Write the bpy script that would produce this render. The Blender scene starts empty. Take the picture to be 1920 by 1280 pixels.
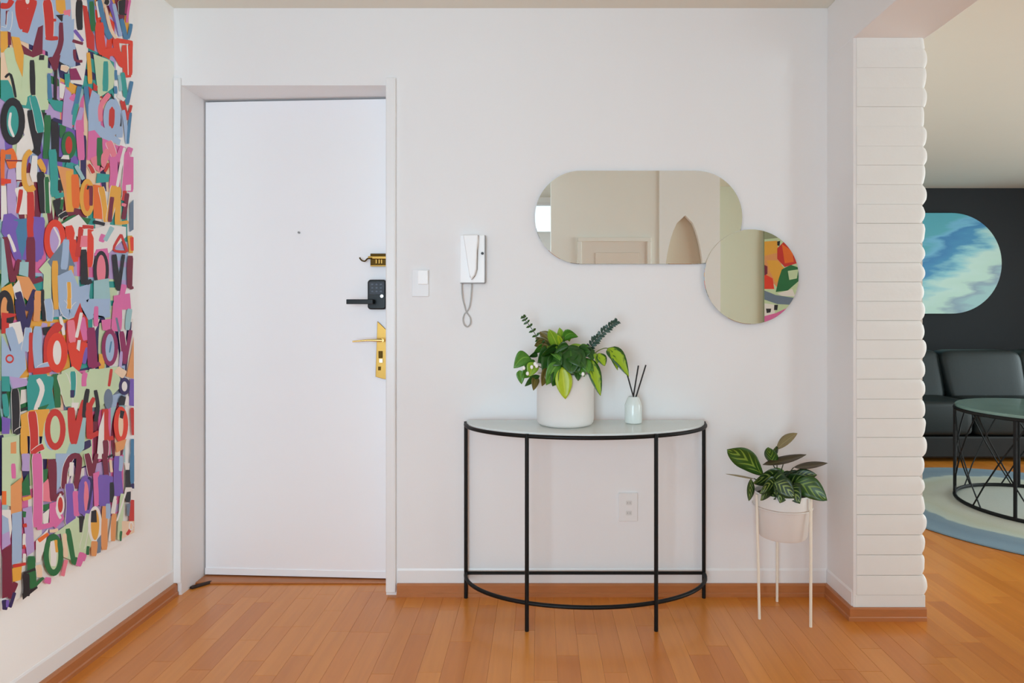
import bpy, bmesh, math, random
from mathutils import Vector
random.seed(7)
S = bpy.context.scene
PI = math.pi
# ------------------------------------------------------------------ camera
F, CX, CY, H = 1152.0, 1010.0, 590.0, 1.139      # focal length in px, principal point, eye height
cd = bpy.data.cameras.new('camera'); cam = bpy.data.objects.new('camera', cd); S.collection.objects.link(cam)
cam.location = (0, 0, H); cam.rotation_euler = (PI/2, 0, 0)
cd.sensor_width = 36; cd.lens = 36*F/1920
cd.shift_x = -(CX-960)/1920; cd.shift_y = -(640-CY)/1920
cd.clip_start = 0.05; S.camera = cam
# ------------------------------------------------------------------ world, lights, exposure
w = bpy.data.worlds.new('sky'); S.world = w; w.use_nodes = True
w.node_tree.nodes['Background'].inputs[0].default_value = (0.85, 0.92, 1.0, 1)
w.node_tree.nodes['Background'].inputs[1].default_value = 1.5
def area(name, loc, rot, sx, sy, power, col):
    l = bpy.data.lights.new(name, 'AREA'); l.shape = 'RECTANGLE'; l.size = sx; l.size_y = sy; l.energy = power; l.color = col
    o = bpy.data.objects.new(name, l); S.collection.objects.link(o); o.location = loc; o.rotation_euler = rot
    return o
area('daylight_entry', (-0.66, -1.74, 1.1), (PI/2, 0, 0), 1.5, 1.6, 101, (0.71, 0.93, 1.10))
area('daylight_living', (6.75, 2.6, 1.4), (0, PI/2, 0), 2.0, 4.6, 282, (0.80, 0.95, 0.98))
area('daylight_living_rear', (4.6, -1.2, 1.35), (PI/2, 0, 0), 2.4, 1.8, 105, (0.78, 0.95, 1.0))
S.view_settings.view_transform = 'Standard'; S.view_settings.look = 'None'
S.view_settings.exposure = -0.05; S.view_settings.gamma = 1.0; S.view_settings.use_curve_mapping = False
S.cycles.max_bounces = 14; S.cycles.diffuse_bounces = 8; S.cycles.use_denoising = True
S.cycles.caustics_reflective = False; S.cycles.caustics_refractive = False

# ------------------------------------------------------------------ helpers
def lin(c):
    return tuple(((x/255)/12.92 if x/255 <= .04045 else ((x/255+.055)/1.055)**2.4) for x in c)
def P(px, py, y): return Vector(((px-CX)*y/F, y, H-(py-CY)*y/F))      # photo point -> point at depth y
class NT:
    def __init__(s, name):
        s.m = bpy.data.materials.new(name); s.m.use_nodes = True; s.t = s.m.node_tree; s.b = s.t.nodes['Principled BSDF']
    def n(s, typ, **kw):
        nd = s.t.nodes.new(typ)
        for k, v in kw.items():
            if k.startswith('i_'):
                nd.inputs[k[2:].replace('_', ' ')].default_value = v
            else: setattr(nd, k, v)
        return nd
    def l(s, a, b): s.t.links.new(a, b)
def mat(name, c, rough=.5, metal=0., var=.0, scale=6., bump=0., bscale=60., coat=0., stretch=(1, 1, 1)):
    k = NT(name); b = k.b; col = lin(c)
    b.inputs['Roughness'].default_value = rough; b.inputs['Metallic'].default_value = metal
    if coat: b.inputs['Coat Weight'].default_value = coat; b.inputs['Coat Roughness'].default_value = .15
    b.inputs['Base Color'].default_value = (*col, 1)
    if var or bump:
        tc = k.n('ShaderNodeTexCoord'); mp = k.n('ShaderNodeMapping'); mp.inputs['Scale'].default_value = stretch
        k.l(tc.outputs['Object'], mp.inputs[0])
    if var:
        nz = k.n('ShaderNodeTexNoise', i_Scale=scale, i_Detail=4.); k.l(mp.outputs[0], nz.inputs['Vector'])
        mx = k.n('ShaderNodeMix', data_type='RGBA')
        mx.inputs[6].default_value = (*[x*(1-var) for x in col], 1); mx.inputs[7].default_value = (*[min(1, x*(1+var)) for x in col], 1)
        k.l(nz.outputs[0], mx.inputs[0]); k.l(mx.outputs[2], b.inputs['Base Color'])
    if bump:
        nz = k.n('ShaderNodeTexNoise', i_Scale=bscale, i_Detail=3.); k.l(mp.outputs[0], nz.inputs['Vector'])
        bp = k.n('ShaderNodeBump', i_Strength=bump, i_Distance=.004); k.l(nz.outputs[0], bp.inputs['Height']); k.l(bp.outputs[0], b.inputs['Normal'])
    return k.m

class MB:
    def __init__(s): s.v = []; s.f = []; s.mi = []; s.sm = []; s.uv = {}
    def add(s, vs, fs, mi=0, smooth=False):
        o = len(s.v); s.v += [tuple(p) for p in vs]
        for f in fs: s.f.append([i+o for i in f]); s.mi.append(mi); s.sm.append(smooth)
        return o
    def box(s, x0, x1, y0, y1, z0, z1, mi=0):
        vs = [(x, y, z) for z in (z0, z1) for y in (y0, y1) for x in (x0, x1)]
        s.add(vs, [(0, 2, 3, 1), (4, 5, 7, 6), (0, 1, 5, 4), (2, 6, 7, 3), (0, 4, 6, 2), (1, 3, 7, 5)], mi); return s
    def tube(s, pts, r, n=8, closed=False, mi=0):
        pts = [Vector(p) for p in pts]; N = len(pts); rr = r if isinstance(r, (list, tuple)) else [r]*N
        vs = []; up = None
        for i, p in enumerate(pts):
            if closed: t = (pts[(i+1) % N]-pts[i-1])
            else: t = pts[min(i+1, N-1)]-pts[max(i-1, 0)]
            t.normalize()
            if up is None:
                a = Vector((0, 0, 1)) if abs(t.z) < .9 else Vector((1, 0, 0)); up = a
            sd = t.cross(up); sd.normalize(); up = sd.cross(t); up.normalize()
            for k in range(n):
                a = 2*PI*k/n+PI/n; vs.append(p+(sd*math.cos(a)+up*math.sin(a))*rr[i])
        fs = []
        for i in range(N if closed else N-1):
            j = (i+1) % N
            for k in range(n): fs.append((i*n+k, i*n+(k+1) % n, j*n+(k+1) % n, j*n+k))
        if not closed: fs.append(tuple(range(n-1, -1, -1))); fs.append(tuple((N-1)*n+k for k in range(n)))
        s.add(vs, fs, mi, True); return s
    def lathe(s, prof, c, n=48, mi=0):
        vs = []; fs = []
        for (r, z) in prof:
            for k in range(n): vs.append((c[0]+r*math.cos(2*PI*k/n), c[1]+r*math.sin(2*PI*k/n), c[2]+z))
        for i in range(len(prof)-1):
            for k in range(n): fs.append((i*n+k, i*n+(k+1) % n, (i+1)*n+(k+1) % n, (i+1)*n+k))
        if prof[0][0] > 1e-4: fs.append(tuple(range(n-1, -1, -1)))
        if prof[-1][0] > 1e-4: fs.append(tuple((len(prof)-1)*n+k for k in range(n)))
        s.add(vs, fs, mi, True); return s
    def prism(s, poly, fn, d0, d1, mi=0, smooth=False):
        n = len(poly); vs = [fn(a, b, d0) for a, b in poly]+[fn(a, b, d1) for a, b in poly]
        fs = [tuple(range(n)), tuple(range(2*n-1, n-1, -1))]+[(i, i+n, (i+1) % n+n, (i+1) % n) for i in range(n)]
        s.add(vs, fs, mi, smooth); return s
    def build(s, name, mats, parent=None, bevel=0, seg=2, auto=40, solid=0, fixn=True, weld=False):
        org = ORG.get(parent.name, Vector()) if parent else Vector()
        me = bpy.data.meshes.new(name)
        me.from_pydata([tuple(Vector(p)-org) for p in s.v], [], s.f)
        mats = mats if isinstance(mats, (list, tuple)) else [mats]
        for m in mats: me.materials.append(m)
        me.polygons.foreach_set('material_index', s.mi); me.polygons.foreach_set('use_smooth', s.sm)
        if s.uv:
            ul = me.uv_layers.new(name='UVMap')
            for lp in me.loops: ul.data[lp.index].uv = s.uv.get(lp.vertex_index, (0, 0))
        if bevel or fixn or weld:
            bm = bmesh.new(); bm.from_mesh(me)
            if weld: bmesh.ops.remove_doubles(bm, verts=bm.verts, dist=1e-5)
            if fixn: bmesh.ops.recalc_face_normals(bm, faces=bm.faces)
            if bevel:
                es = [e for e in bm.edges if len(e.link_faces) == 2 and e.calc_face_angle(0) > math.radians(auto)]
                bmesh.ops.bevel(bm, geom=es, offset=bevel, segments=seg, profile=.5, affect='EDGES')
            bm.to_mesh(me); bm.free()
        me.update()
        if any(s.sm): me.set_sharp_from_angle(angle=math.radians(auto))
        o = bpy.data.objects.new(name, me); S.collection.objects.link(o)
        if parent: o.parent = parent
        ORG[o.name] = org
        if solid:
            md = o.modifiers.new('thickness', 'SOLIDIFY'); md.thickness = solid; md.offset = 0
        return o
ORG = {}
def tag(o, label=None, cat=None, kind=None, group=None):
    for k, v in (('label', label), ('category', cat), ('kind', kind), ('group', group)):
        if v: o[k] = v
    return o
def thing(name, label, cat, loc, kind=None, group=None):
    o = bpy.data.objects.new(name, None); S.collection.objects.link(o); o.location = loc; o.empty_display_size = .1
    ORG[o.name] = Vector(loc); return tag(o, label, cat, kind, group)
def XZ(a, b, d): return (a, d, b)
def smooth_line(pts, k=6, closed=False):
    n = len(pts); out = []; pts = [Vector(p) for p in pts]
    for i in range(n if closed else n-1):
        if closed: p0, p1, p2, p3 = pts[i-1], pts[i], pts[(i+1) % n], pts[(i+2) % n]
        else: p0, p1, p2, p3 = pts[max(i-1, 0)], pts[i], pts[i+1], pts[min(i+2, n-1)]
        for j in range(k):
            t = j/k
            out.append(.5*((2*p1)+(p2-p0)*t+(2*p0-5*p1+4*p2-p3)*t*t+(3*p1-p0-3*p2+p3)*t**3))
    if not closed: out.append(pts[-1])
    return out
def rrect(x0, x1, z0, z1, r, n=8):
    out = []
    for cx, cz, a0 in ((x1-r, z1-r, 0), (x0+r, z1-r, PI/2), (x0+r, z0+r, PI), (x1-r, z0+r, 3*PI/2)):
        for i in range(n+1):
            a = a0+PI/2*i/n; out.append((cx+r*math.cos(a), cz+r*math.sin(a)))
    return out
def superq(mb, c, hx, hy, hz, e1=.35, e2=.35, nu=20, nv=36, shear=None, mi=0):
    sp = lambda v, e: math.copysign(abs(v)**e, v)
    vs = []
    for i in range(nu+1):
        ph = -PI/2+PI*i/nu
        for j in range(nv):
            th = 2*PI*j/nv
            p = [hx*sp(math.cos(ph), e1)*sp(math.cos(th), e2), hy*sp(math.cos(ph), e1)*sp(math.sin(th), e2), hz*sp(math.sin(ph), e1)]
            if shear: p = shear(p)
            vs.append((c[0]+p[0], c[1]+p[1], c[2]+p[2]))
    fs = [(i*nv+j, i*nv+(j+1) % nv, (i+1)*nv+(j+1) % nv, (i+1)*nv+j) for i in range(nu) for j in range(nv)]
    mb.add(vs, fs, mi, True)

# ------------------------------------------------------------------ materials
WALL = mat('white_wall_paint', (236, 235, 235), .62, bump=.05, bscale=180, var=.01, scale=2)
CEIL = mat('ceiling_paint', (229, 226, 214), .8, var=.01)
DOORW = mat('white_door_enamel', (247, 248, 251), .38, var=.008, scale=3)
TRIMW = mat('white_gloss_trim', (236, 236, 236), .35, var=.01)
BRICKW = mat('white_painted_brick', (230, 230, 228), .6, var=.02, scale=20, bump=.12, bscale=60)
MORT = mat('white_painted_mortar', (214, 209, 201), .75, bump=.2)
DARKW = mat('charcoal_wall_paint', (20, 23, 27), .8, var=.04)
BEIGEW = mat('beige_wall_paint', (244, 245, 240), .7, var=.01)
ARCHB = mat('warm_beige_paint', (226, 216, 198), .7, var=.01)
BLACKM = mat('black_powder_coat', (9, 8, 8), .5, var=.1)
BLACKP = mat('black_plastic', (6, 7, 10), .3)
BRASS = mat('polished_brass', (166, 128, 66), .32, 1., var=.08, scale=20)
BRASSD = mat('dark_aged_brass', (70, 50, 20), .35, 1.)
WPLAS = mat('white_plastic', (243, 243, 243), .35)
GPLAS = mat('grey_white_cord', (176, 176, 174), .5)
GAP = mat('dark_gap', (34, 28, 24), .9)
POTW = mat('matt_white_ceramic', (226, 222, 218), .55, var=.012, scale=8)
STANDW = mat('cream_white_powder_coat', (240, 232, 216), .45)
SOIL = mat('dark_potting_soil', (44, 34, 26), .95, var=.3, scale=60, bump=.8, bscale=90)
BASEW = mat('orange_wood_baseboard', (178, 112, 66), .35, var=.14, scale=5, stretch=(3, 3, 20))
LEATH = mat('grey_green_leather', (28, 36, 37), .45, var=.1, scale=5, bump=.12, bscale=160)
LEATHD = mat('dark_grey_leather', (18, 20, 20), .5, var=.1, scale=5)
REED = mat('black_reed', (34, 32, 34), .7, var=.15, scale=40)
STONE = mat('green_marble', (112, 140, 132), .12, var=.3, scale=7)
def mirror_mat():
    k = NT('mirror_silver'); k.b.inputs['Metallic'].default_value = 1; k.b.inputs['Roughness'].default_value = .0
    k.b.inputs['Base Color'].default_value = (.90, .935, .92, 1); return k.m
MIRR = mirror_mat()
def pane_mat(name, tint, t=.92, rough=.02):
    k = NT(name); tr = k.n('ShaderNodeBsdfTransparent'); tr.inputs[0].default_value = (*tint, 1)
    gl = k.n('ShaderNodeBsdfGlossy'); gl.inputs['Roughness'].default_value = rough
    fr = k.n('ShaderNodeFresnel', i_IOR=1.45); mx = k.n('ShaderNodeMixShader')
    k.l(fr.outputs[0], mx.inputs[0]); k.l(tr.outputs[0], mx.inputs[1]); k.l(gl.outputs[0], mx.inputs[2])
    k.l(mx.outputs[0], k.t.nodes['Material Output'].inputs[0]); return k.m
PANE = pane_mat('window_glass', (.97, .98, .98))
def frosted():
    k = NT('frosted_table_glass'); b = k.b
    b.inputs['Base Color'].default_value = (*lin((243, 248, 247)), 1); b.inputs['Roughness'].default_value = .1
    tr = k.n('ShaderNodeBsdfTransparent'); tr.inputs[0].default_value = (.86, .93, .91, 1); mx = k.n('ShaderNodeMixShader'); mx.inputs[0].default_value = .72
    k.l(tr.outputs[0], mx.inputs[1]); k.l(b.outputs[0], mx.inputs[2]); k.l(mx.outputs[0], k.t.nodes['Material Output'].inputs[0]); return k.m
FROST = frosted()
def wood_floor(name, c, seed):
    k = NT(name); col = lin(c); g = k.n('ShaderNodeNewGeometry'); mp = k.n('ShaderNodeMapping')
    mp.inputs['Scale'].default_value = (38, 2.2, 1); mp.inputs['Location'].default_value = (seed*3.7, seed*1.9, seed)
    k.l(g.outputs['Position'], mp.inputs[0])
    n1 = k.n('ShaderNodeTexNoise', i_Scale=1.2, i_Detail=6., i_Distortion=.6); k.l(mp.outputs[0], n1.inputs['Vector'])
    mp2 = k.n('ShaderNodeMapping'); mp2.inputs['Scale'].default_value = (3, .8, 1); k.l(g.outputs['Position'], mp2.inputs[0])
    n2 = k.n('ShaderNodeTexNoise', i_Scale=1.6, i_Detail=3.); k.l(mp2.outputs[0], n2.inputs['Vector'])
    ad = k.n('ShaderNodeMath', operation='MULTIPLY_ADD'); ad.inputs[1].default_value = .55; k.l(n1.outputs[0], ad.inputs[0])
    m5 = k.n('ShaderNodeMath', operation='MULTIPLY'); m5.inputs[1].default_value = .45; k.l(n2.outputs[0], m5.inputs[0]); k.l(m5.outputs[0], ad.inputs[2])
    rp = k.n('ShaderNodeValToRGB'); rp.color_ramp.elements[0].position = .3; rp.color_ramp.elements[1].position = .72
    rp.color_ramp.elements[0].color = (col[0]*.88, col[1]*.83, col[2]*.76, 1); rp.color_ramp.elements[1].color = (min(1, col[0]*1.08), col[1]*1.1, col[2]*1.12, 1)
    k.l(ad.outputs[0], rp.inputs[0]); k.l(rp.outputs[0], k.b.inputs['Base Color'])
    k.b.inputs['Roughness'].default_value = .3; k.b.inputs['Coat Weight'].default_value = .4; k.b.inputs['Coat Roughness'].default_value = .22
    return k.m
FLOORS = [wood_floor('floor_wood', c, i) for i, c in enumerate([(211, 131, 48), (206, 126, 44), (217, 138, 54), (210, 129, 47), (202, 121, 41), (214, 135, 51)])]

for lm_ in (LEATH, LEATHD, BLACKM, BLACKP): lm_.node_tree.nodes['Principled BSDF'].inputs['Specular IOR Level'].default_value = .28
# ------------------------------------------------------------------ setting
XL, YB, ZC = -1.484, 2.5, 2.386            # left wall, back wall, ceiling
OX0, OX1, OZ = -1.453, -.620, 2.072        # door opening
PX0, PX1, PY = 1.18, 1.447, 2.29           # brick pillar
YR, YLR, YFAR, XR = -1.55, -1.0, 6.05, 6.5
def struct(name, mb, m, label, cat, **kw):
    return tag(mb.build(name, m, **kw), label, cat, 'structure')
# floor with separate planks
fl = MB(); fl.box(XL-.12, XR+.15, YR-.15, YFAR+.15, -.12, -.006)
floor = struct('floor', fl, GAP, 'orange brown strip wood floor of hall and living room', 'floor')
rows = []; x = XL-.01; pw = .074
planks = []
while x < XR:
    y = YR - random.random()*.5
    while y < YFAR:
        L = random.choice([.2, .3, .45, .6, .8, .95])*random.uniform(.85, 1.15)
        y0, y1 = max(y, YR), min(y+L, YFAR)
        if y1-y0 > .02: planks.append((x, x+pw, y0, y1))
        y += L
    x += pw
def vis(p):
    x0, x1, y0, y1 = p; cy = (y0+y1)/2
    y0v = max(y0, 1.9); 
    if y1 <= 1.9: return 0
    cx = (x0+x1)/2; px = CX+F*cx/max(y1, .1)
    if px < 60 or px > 1960: return 0
    if cx < 1.4 and y1 > 2.66: return 0
    if cx > 1.44 and y0 > 2.3 and cx/cy < PX1/PY-.02: return 0
    if y0 > 4.72: return 0
    if cx > OX1 and cx < PX0 and y0 > YB-.01: return 0
    a = F*(x1-x0)/((y0v+y1)/2)*F*H*(1/y0v-1/y1)
    return max(a, 0)
planks.sort(key=vis, reverse=True)
def plank_mb(mb, p, mi=0):
    x0, x1, y0, y1 = p; g = .0002; t = .0006
    vs = [(x0+g, y0+g, -.006), (x1-g, y0+g, -.006), (x1-g, y1-g, -.006), (x0+g, y1-g, -.006),
          (x0+g, y0+g, -t+.0002), (x1-g, y0+g, -t+.0002), (x1-g, y1-g, -t+.0002), (x0+g, y1-g, -t+.0002),
          (x0+g+t, y0+g+t, 0), (x1-g-t, y0+g+t, 0), (x1-g-t, y1-g-t, 0), (x0+g+t, y1-g-t, 0)]
    fs = [(8, 9, 10, 11)]+[(a, (a+1) % 4, (a+1) % 4+4, a+4) for a in range(4)]+[(a+4, (a+1) % 4+4, (a+1) % 4+8, a+8) for a in range(4)]
    mb.add(vs, fs, mi)
rest = MB()
for i, p in enumerate(planks):
    mi = random.randrange(6)
    if i < 298 and vis(p) > 20:
        m = MB(); plank_mb(m, p); m.build('plank', FLOORS[mi], floor, fixn=False)
    else: plank_mb(rest, p, mi)
tag(rest.build('planks', FLOORS, floor, fixn=False), kind='stuff')
# ceiling
c = MB().box(XL-.12, XR+.15, YR-.15, YFAR+.15, ZC, ZC+.1)
struct('ceiling', c, CEIL, 'flat off-white ceiling over hall and living room', 'ceiling')
# hall walls
m = MB().box(XL-.12, XL, YR-.15, YB+.22, 0, ZC); struct('wall_left', m, mat('light_boosted_wall_paint', (250, 252, 252), .62, bump=.05, bscale=180), 'white plaster wall carrying the colourful lettered canvas', 'wall')  # wall paint made paler to stand in for light missing on this wall
m = MB().box(XL, OX0, YB, YB+.2, 0, ZC).box(OX0, OX1, YB, YB+.2, OZ, ZC).box(OX1, PX1, YB, YB+.2, 0, ZC).box(XL, OX1+.1, YB+.2, YB+.24, 0, ZC)
struct('wall_back', m, WALL, 'white plaster wall with the front door and two mirrors', 'wall')
m = MB().box(PX0-.006, PX0+.006, PY+.003, YB, 0, 2.172); struct('wall_right', m, WALL, 'narrow white plastered return beside the planter, ending at brick edge', 'wall')
m = MB().box(PX0-.006, PX1, 1.45, YB, 2.172, ZC); struct('trim_1', m, WALL, 'white dropped beam above the brick pillar', 'beam', bevel=.003)
m = MB().box(PX1-.16, PX1, YB+.2, YFAR, 0, ZC); struct('wall_living_left', m, WALL, 'living room wall hidden behind the brick pillar', 'wall')
m = MB().box(PX1-.16, XR+.12, YFAR, YFAR+.12, 0, ZC); struct('wall_living_back', m, DARKW, 'charcoal painted wall behind the leather sofa', 'wall')
# wall behind the camera, seen in the mirrors
m = MB().box(.106, 1.04, -.475, -.325, 0, ZC).box(.36, .5, YR, -.475, 0, ZC)
struct('wall_rear', m, BEIGEW, 'greige hall wall reflected in the long mirror', 'wall')
ap = []
ax0, ax1, apz = 1.075, 1.43, 1.995
for i in range(13):
    t = i/12; z_ = 1.2+(apz-1.2)*t; ap.append((1.262-(1.262-ax0)*(1-t**2.3)**.56, z_))
apr = [(1.262+(ax1-1.262)*(1-(i/12)**2.3)**.56, 1.2+(apz-1.2)*i/12) for i in range(13)]
ring = [(1.04, 0), (1.04, ZC), (1.262, ZC), ] + [(ap[i]) for i in range(12, -1, -1)] + [(ax0, 0)]
ring2 = [(1.56, 0), (ax1, 0)] + apr[:12] + [ap[12], (1.262, ZC), (1.56, ZC)]
m = MB().prism(ring, XZ, -.31, -.36).prism(ring2, XZ, -.31, -.36).box(1.43, 1.56, YLR, -.36, 0, ZC).box(1.04, 1.075, -.475, -.36, 0, ZC)
struct('wall_arch', m, mat('bright_white_paint', (250, 253, 254), .6), 'white wall with pointed arch niche reflected in the long mirror', 'wall')
m = MB().box(1.075, 1.43, -.40, -.37, 0, 2.1); struct('trim_2', m, ARCHB, 'warm beige backing inside the reflected pointed arch', 'niche')
m = MB().box(1.56, 3.3, YLR-.12, YLR, 0, ZC).box(3.3, 5.9, YLR-.12, YLR, 0, .4).box(3.3, 5.9, YLR-.12, YLR, 2.25, ZC).box(5.9, XR+.12, YLR-.12, YLR, 0, ZC)
struct('wall_living_rear', m, mat('pale_green_beige_paint', (222, 225, 206), .7), 'beige living room wall reflected in the round mirror', 'wall')
m = MB().box(XR, XR+.12, YLR, .2, 0, ZC).box(XR, XR+.12, 5, YFAR, 0, ZC).box(XR, XR+.12, .2, 5, 0, .35).box(XR, XR+.12, .2, 5, 2.25, ZC)
struct('wall_living_right', m, WALL, 'white window wall of the living room outside the frame', 'wall')
m = MB().box(XL, -1.4, YR-.12, YR, 0, ZC).box(-1.4, -.14, YR-.12, YR, 0, .3).box(-1.4, -.14, YR-.12, YR, 2.327, ZC).box(-.14, -.08, YR-.12, YR, 0, ZC).box(-.08, .3, YR-.12, YR, 0, 2.008).box(-.08, .3, YR-.12, YR, 2.327, ZC).box(.3, .5, YR-.12, YR, 0, ZC)
struct('wall_entry_rear', m, WALL, 'white window wall behind the camera at the left', 'wall')
def window(name, label, axis, a0, a1, z0, z1, d, nm):
    o = tag(bpy.data.objects.new(name, None), label, 'window', 'structure'); S.collection.objects.link(o)
    def bx(mb, p0, p1, q0, q1, e0, e1):
        if axis == 'y': mb.box(p0, p1, d+e0, d+e1, q0, q1)
        else: mb.box(d+e0, d+e1, p0, p1, q0, q1)
    fr = MB(); t = .035 if a1-a0 > .6 else .018
    bx(fr, a0, a1, z0, z0+t, -.03, .03); bx(fr, a0, a1, z1-t, z1, -.03, .03); bx(fr, a0, a0+t, z0+t, z1-t, -.03, .03); bx(fr, a1-t, a1, z0+t, z1-t, -.03, .03)
    fr.build('window_frame', TRIMW, o)
    for i in range(nm):
        p0 = a0+t+(a1-a0-2*t)*i/nm; p1 = a0+t+(a1-a0-2*t)*(i+1)/nm
        if i: q = MB(); bx(q, p0-.015, p0+.015, z0+t, z1-t, -.025, .025); q.build('mullion', TRIMW, o)
        q = MB(); bx(q, p0+(.015 if i else 0), p1-(.015 if i < nm-1 else 0), z0+t, z1-t, -.003, .003); q.build('pane', PANE, o)
window('window_1', 'small high window reflected at the left end of the long mirror', 'y', -.08, .3, 2.008, 2.327, YR-.06, 1)
window('added_window', 'tall unseen window behind the camera, added for its light', 'y', -1.4, -.14, .3, 2.327, YR-.06, 2)  # added out of view to let more daylight into the hall
window('window_3', 'wide living room window outside the frame at right', 'x', .2, 5, .35, 2.25, XR+.06, 4)
window('window_4', 'living room window behind the camera at right', 'y', 3.3, 5.9, .4, 2.25, YLR-.06, 3)
# panelled door reflected in the mirror
yv = lambda y: 2*2.492-y
def MP(px, py, y):                               # mirror image point -> real point at depth y (behind the camera)
    p = P(px, py, yv(y)); return Vector((p.x, y, p.z))
d2 = thing('door_2', 'panelled off-white door reflected low in the long mirror', 'door', (.6, -.325, 0), 'structure')
a = MP(1083, 445, -.3); b = MP(1221, 445, -.3); z = a.z
q = MB().box(a.x, a.x+.035, -.325, -.298, 0, z-.035).box(b.x-.035, b.x, -.325, -.298, 0, z-.035).box(a.x, b.x, -.325, -.298, z-.035, z); q.build('architrave', BEIGEW, d2, bevel=.005)
q = MB().box(a.x+.035, b.x-.035, -.325, -.313, 0, z-.035); q.build('door_leaf', mat('cream_door_paint', (238, 232, 224), .6), d2)
q = MB().box(a.x+.15, b.x-.1, -.313, -.306, .9, z-.13); q.build('door_panel', mat('cream_panel_paint', (238, 230, 220), .6), d2, bevel=.006)
# ------------------------------------------------------------------ brick pillar
pil = tag(bpy.data.objects.new('pillar', None), 'white painted brick pillar with rounded wavy right edge', 'pillar', 'structure'); S.collection.objects.link(pil)
pitch = .0732; zb0 = .0955; n = 0; z = zb0
MB().box(PX0+.004, PX1-.014, PY+.004, YB, .0, 2.172).build('mortar_core', MORT, pil)
while z < 2.165:
    z1 = min(z+pitch*random.uniform(.96, 1.04), 2.172)
    if 2.172-z1 < .03: z1 = 2.172
    j = .0010 if z < 1.5 else .0003              # joints fill with paint towards the top
    e = random.uniform(-.004, .004) + (.006 if n == 0 else 0); r = random.uniform(.007, .015)*(.5 if z > 1.75 else 1); fo = random.uniform(-.0012, .0012)
    rows_ = []
    NV = 9
    prof = []; pw_ = random.uniform(1.8, 3.6)
    for k in range(NV):
        t = k/(NV-1); zz = z+j+(z1-z-2*j)*t
        prof.append((zz, r*(abs(2*t-1)**pw_)*random.uniform(.8, 1.15)+(0.003*math.sin(t*3+e*900)))) 
    mb = MB()
    vs = []; fs = []
    for zz, ins in prof:
        xr = PX1+e-ins; fy = PY+fo; xf = PX1+e-.022-ins*.4
        vs += [(PX0+.0055, fy, zz), (xf, fy, zz), (xf+(xr-xf)*.6, fy+.0025+ins*.1, zz), (xr-.001, fy+.009+ins*.3, zz), (xr, fy+.02, zz), (xr, YB, zz), (PX0+.0055, YB, zz)]
    for k in range(NV-1):
        for q in range(7): fs.append((k*7+q, k*7+(q+1) % 7, k*7+7+(q+1) % 7, k*7+7+q))
    fs.append(tuple(range(6, -1, -1))); fs.append(tuple((NV-1)*7+q for q in range(7)))
    mb.add(vs, fs, 0, True); mb.build('brick', BRICKW, pil, auto=35)
    z = z1; n += 1
MB().box(PX0, PX1-.004, PY+.002, YB, .045, zb0-.002).build('plinth', BRICKW, pil, bevel=.002)
# ------------------------------------------------------------------ skirting
def profile_run(mb, prof, pts, outs):            # prof [(out, z)], pts list of xy corners, outs outward mitre vector per corner
    n = len(prof); vs = []
    for (x, y), (ox, oy) in zip(pts, outs):
        for (d, z) in prof: vs.append((x+ox*d, y+oy*d, z))
    fs = [(i*n+k, i*n+(k+1) % n, (i+1)*n+(k+1) % n, (i+1)*n+k) for i in range(len(pts)-1) for k in range(n)]
    fs += [tuple(range(n)), tuple((len(pts)-1)*n+k for k in range(n-1, -1, -1))]
    mb.add(vs, fs)
WOODP = [(0, 0), (.021, 0), (.021, .013), (.0165, .0165), (.0165, .044), (.012, .05), (0, .05)]
WHITP = [(0, .05), (.0035, .05), (.0035, .1), (.001, .107), (0, .108)]
def skirt(n, label, pts, outs, side):
    q = MB(); profile_run(q, WOODP, pts, outs); struct('baseboard_'+side, q, BASEW, label, 'baseboard')
skirt(0, 'orange wood baseboard along the white wall under the canvas', [(XL, YR), (XL, YB-.005)], [(1, 0), (1, 0)], 'left')
skirt(1, 'orange wood baseboard behind the black console table', [(-.574, YB), (PX0-.0215, YB)], [(0, -1), (0, -1)], 'back')
skirt(2, 'orange wood baseboard wrapping the foot of the brick pillar', [(PX0-.006, YB), (PX0-.006, PY), (PX1-.004, PY)], [(-1, 0), (-1, -.35), (0, -.35)], 'right')
q = MB(); profile_run(q, WHITP, [(XL, YR), (XL, YB-.005)], [(1, 0), (1, 0)]); struct('trim_3', q, TRIMW, 'white skirting strip above wood baseboard under the canvas', 'skirting')
q = MB(); profile_run(q, WHITP, [(-.574, YB), (PX0-.012, YB)], [(0, -1), (0, -1)]); struct('trim_4', q, TRIMW, 'white skirting strip above wood baseboard behind the console table', 'skirting')
q = MB(); profile_run(q, WHITP, [(PX0-.006, YB), (PX0-.006, PY+.01)], [(-1, 0), (-1, 0)]); struct('trim_5', q, TRIMW, 'short white skirting strip on the plastered return by the planter', 'skirting')
# ------------------------------------------------------------------ front door
q = MB().box(OX1, -.579, YB-.014, YB, .012, OZ+.03); struct('trim_6', q, TRIMW, 'white door jamb strip right of the front door', 'door frame', bevel=.006)
q = MB().box(XL+.001, OX0, YB-.008, YB, .05, OZ+.03); struct('trim_7', q, TRIMW, 'thin white door jamb strip in the left corner', 'door frame', bevel=.003)
dl, dr = 2.668, 2.625                             # door leaf front depth at its left and right ends
door = thing('door_1', 'plain white front door with three locks', 'door', (OX1-.01, dr, 0), 'structure')
q = MB(); x0, x1 = OX0+.006, OX1-.004; zt = 2.062
q.add([(x0, dl, .012), (x1, dr, .012), (x1, dr+.045, .012), (x0, dl+.045, .012), (x0, dl, zt), (x1, dr, zt), (x1, dr+.045, zt), (x0, dl+.045, zt)],
      [(0, 1, 2, 3), (4, 5, 6, 7), (0, 1, 5, 4), (1, 2, 6, 5), (2, 3, 7, 6), (3, 0, 4, 7)])
q.build('door_leaf', DOORW, door, bevel=.002)
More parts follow.
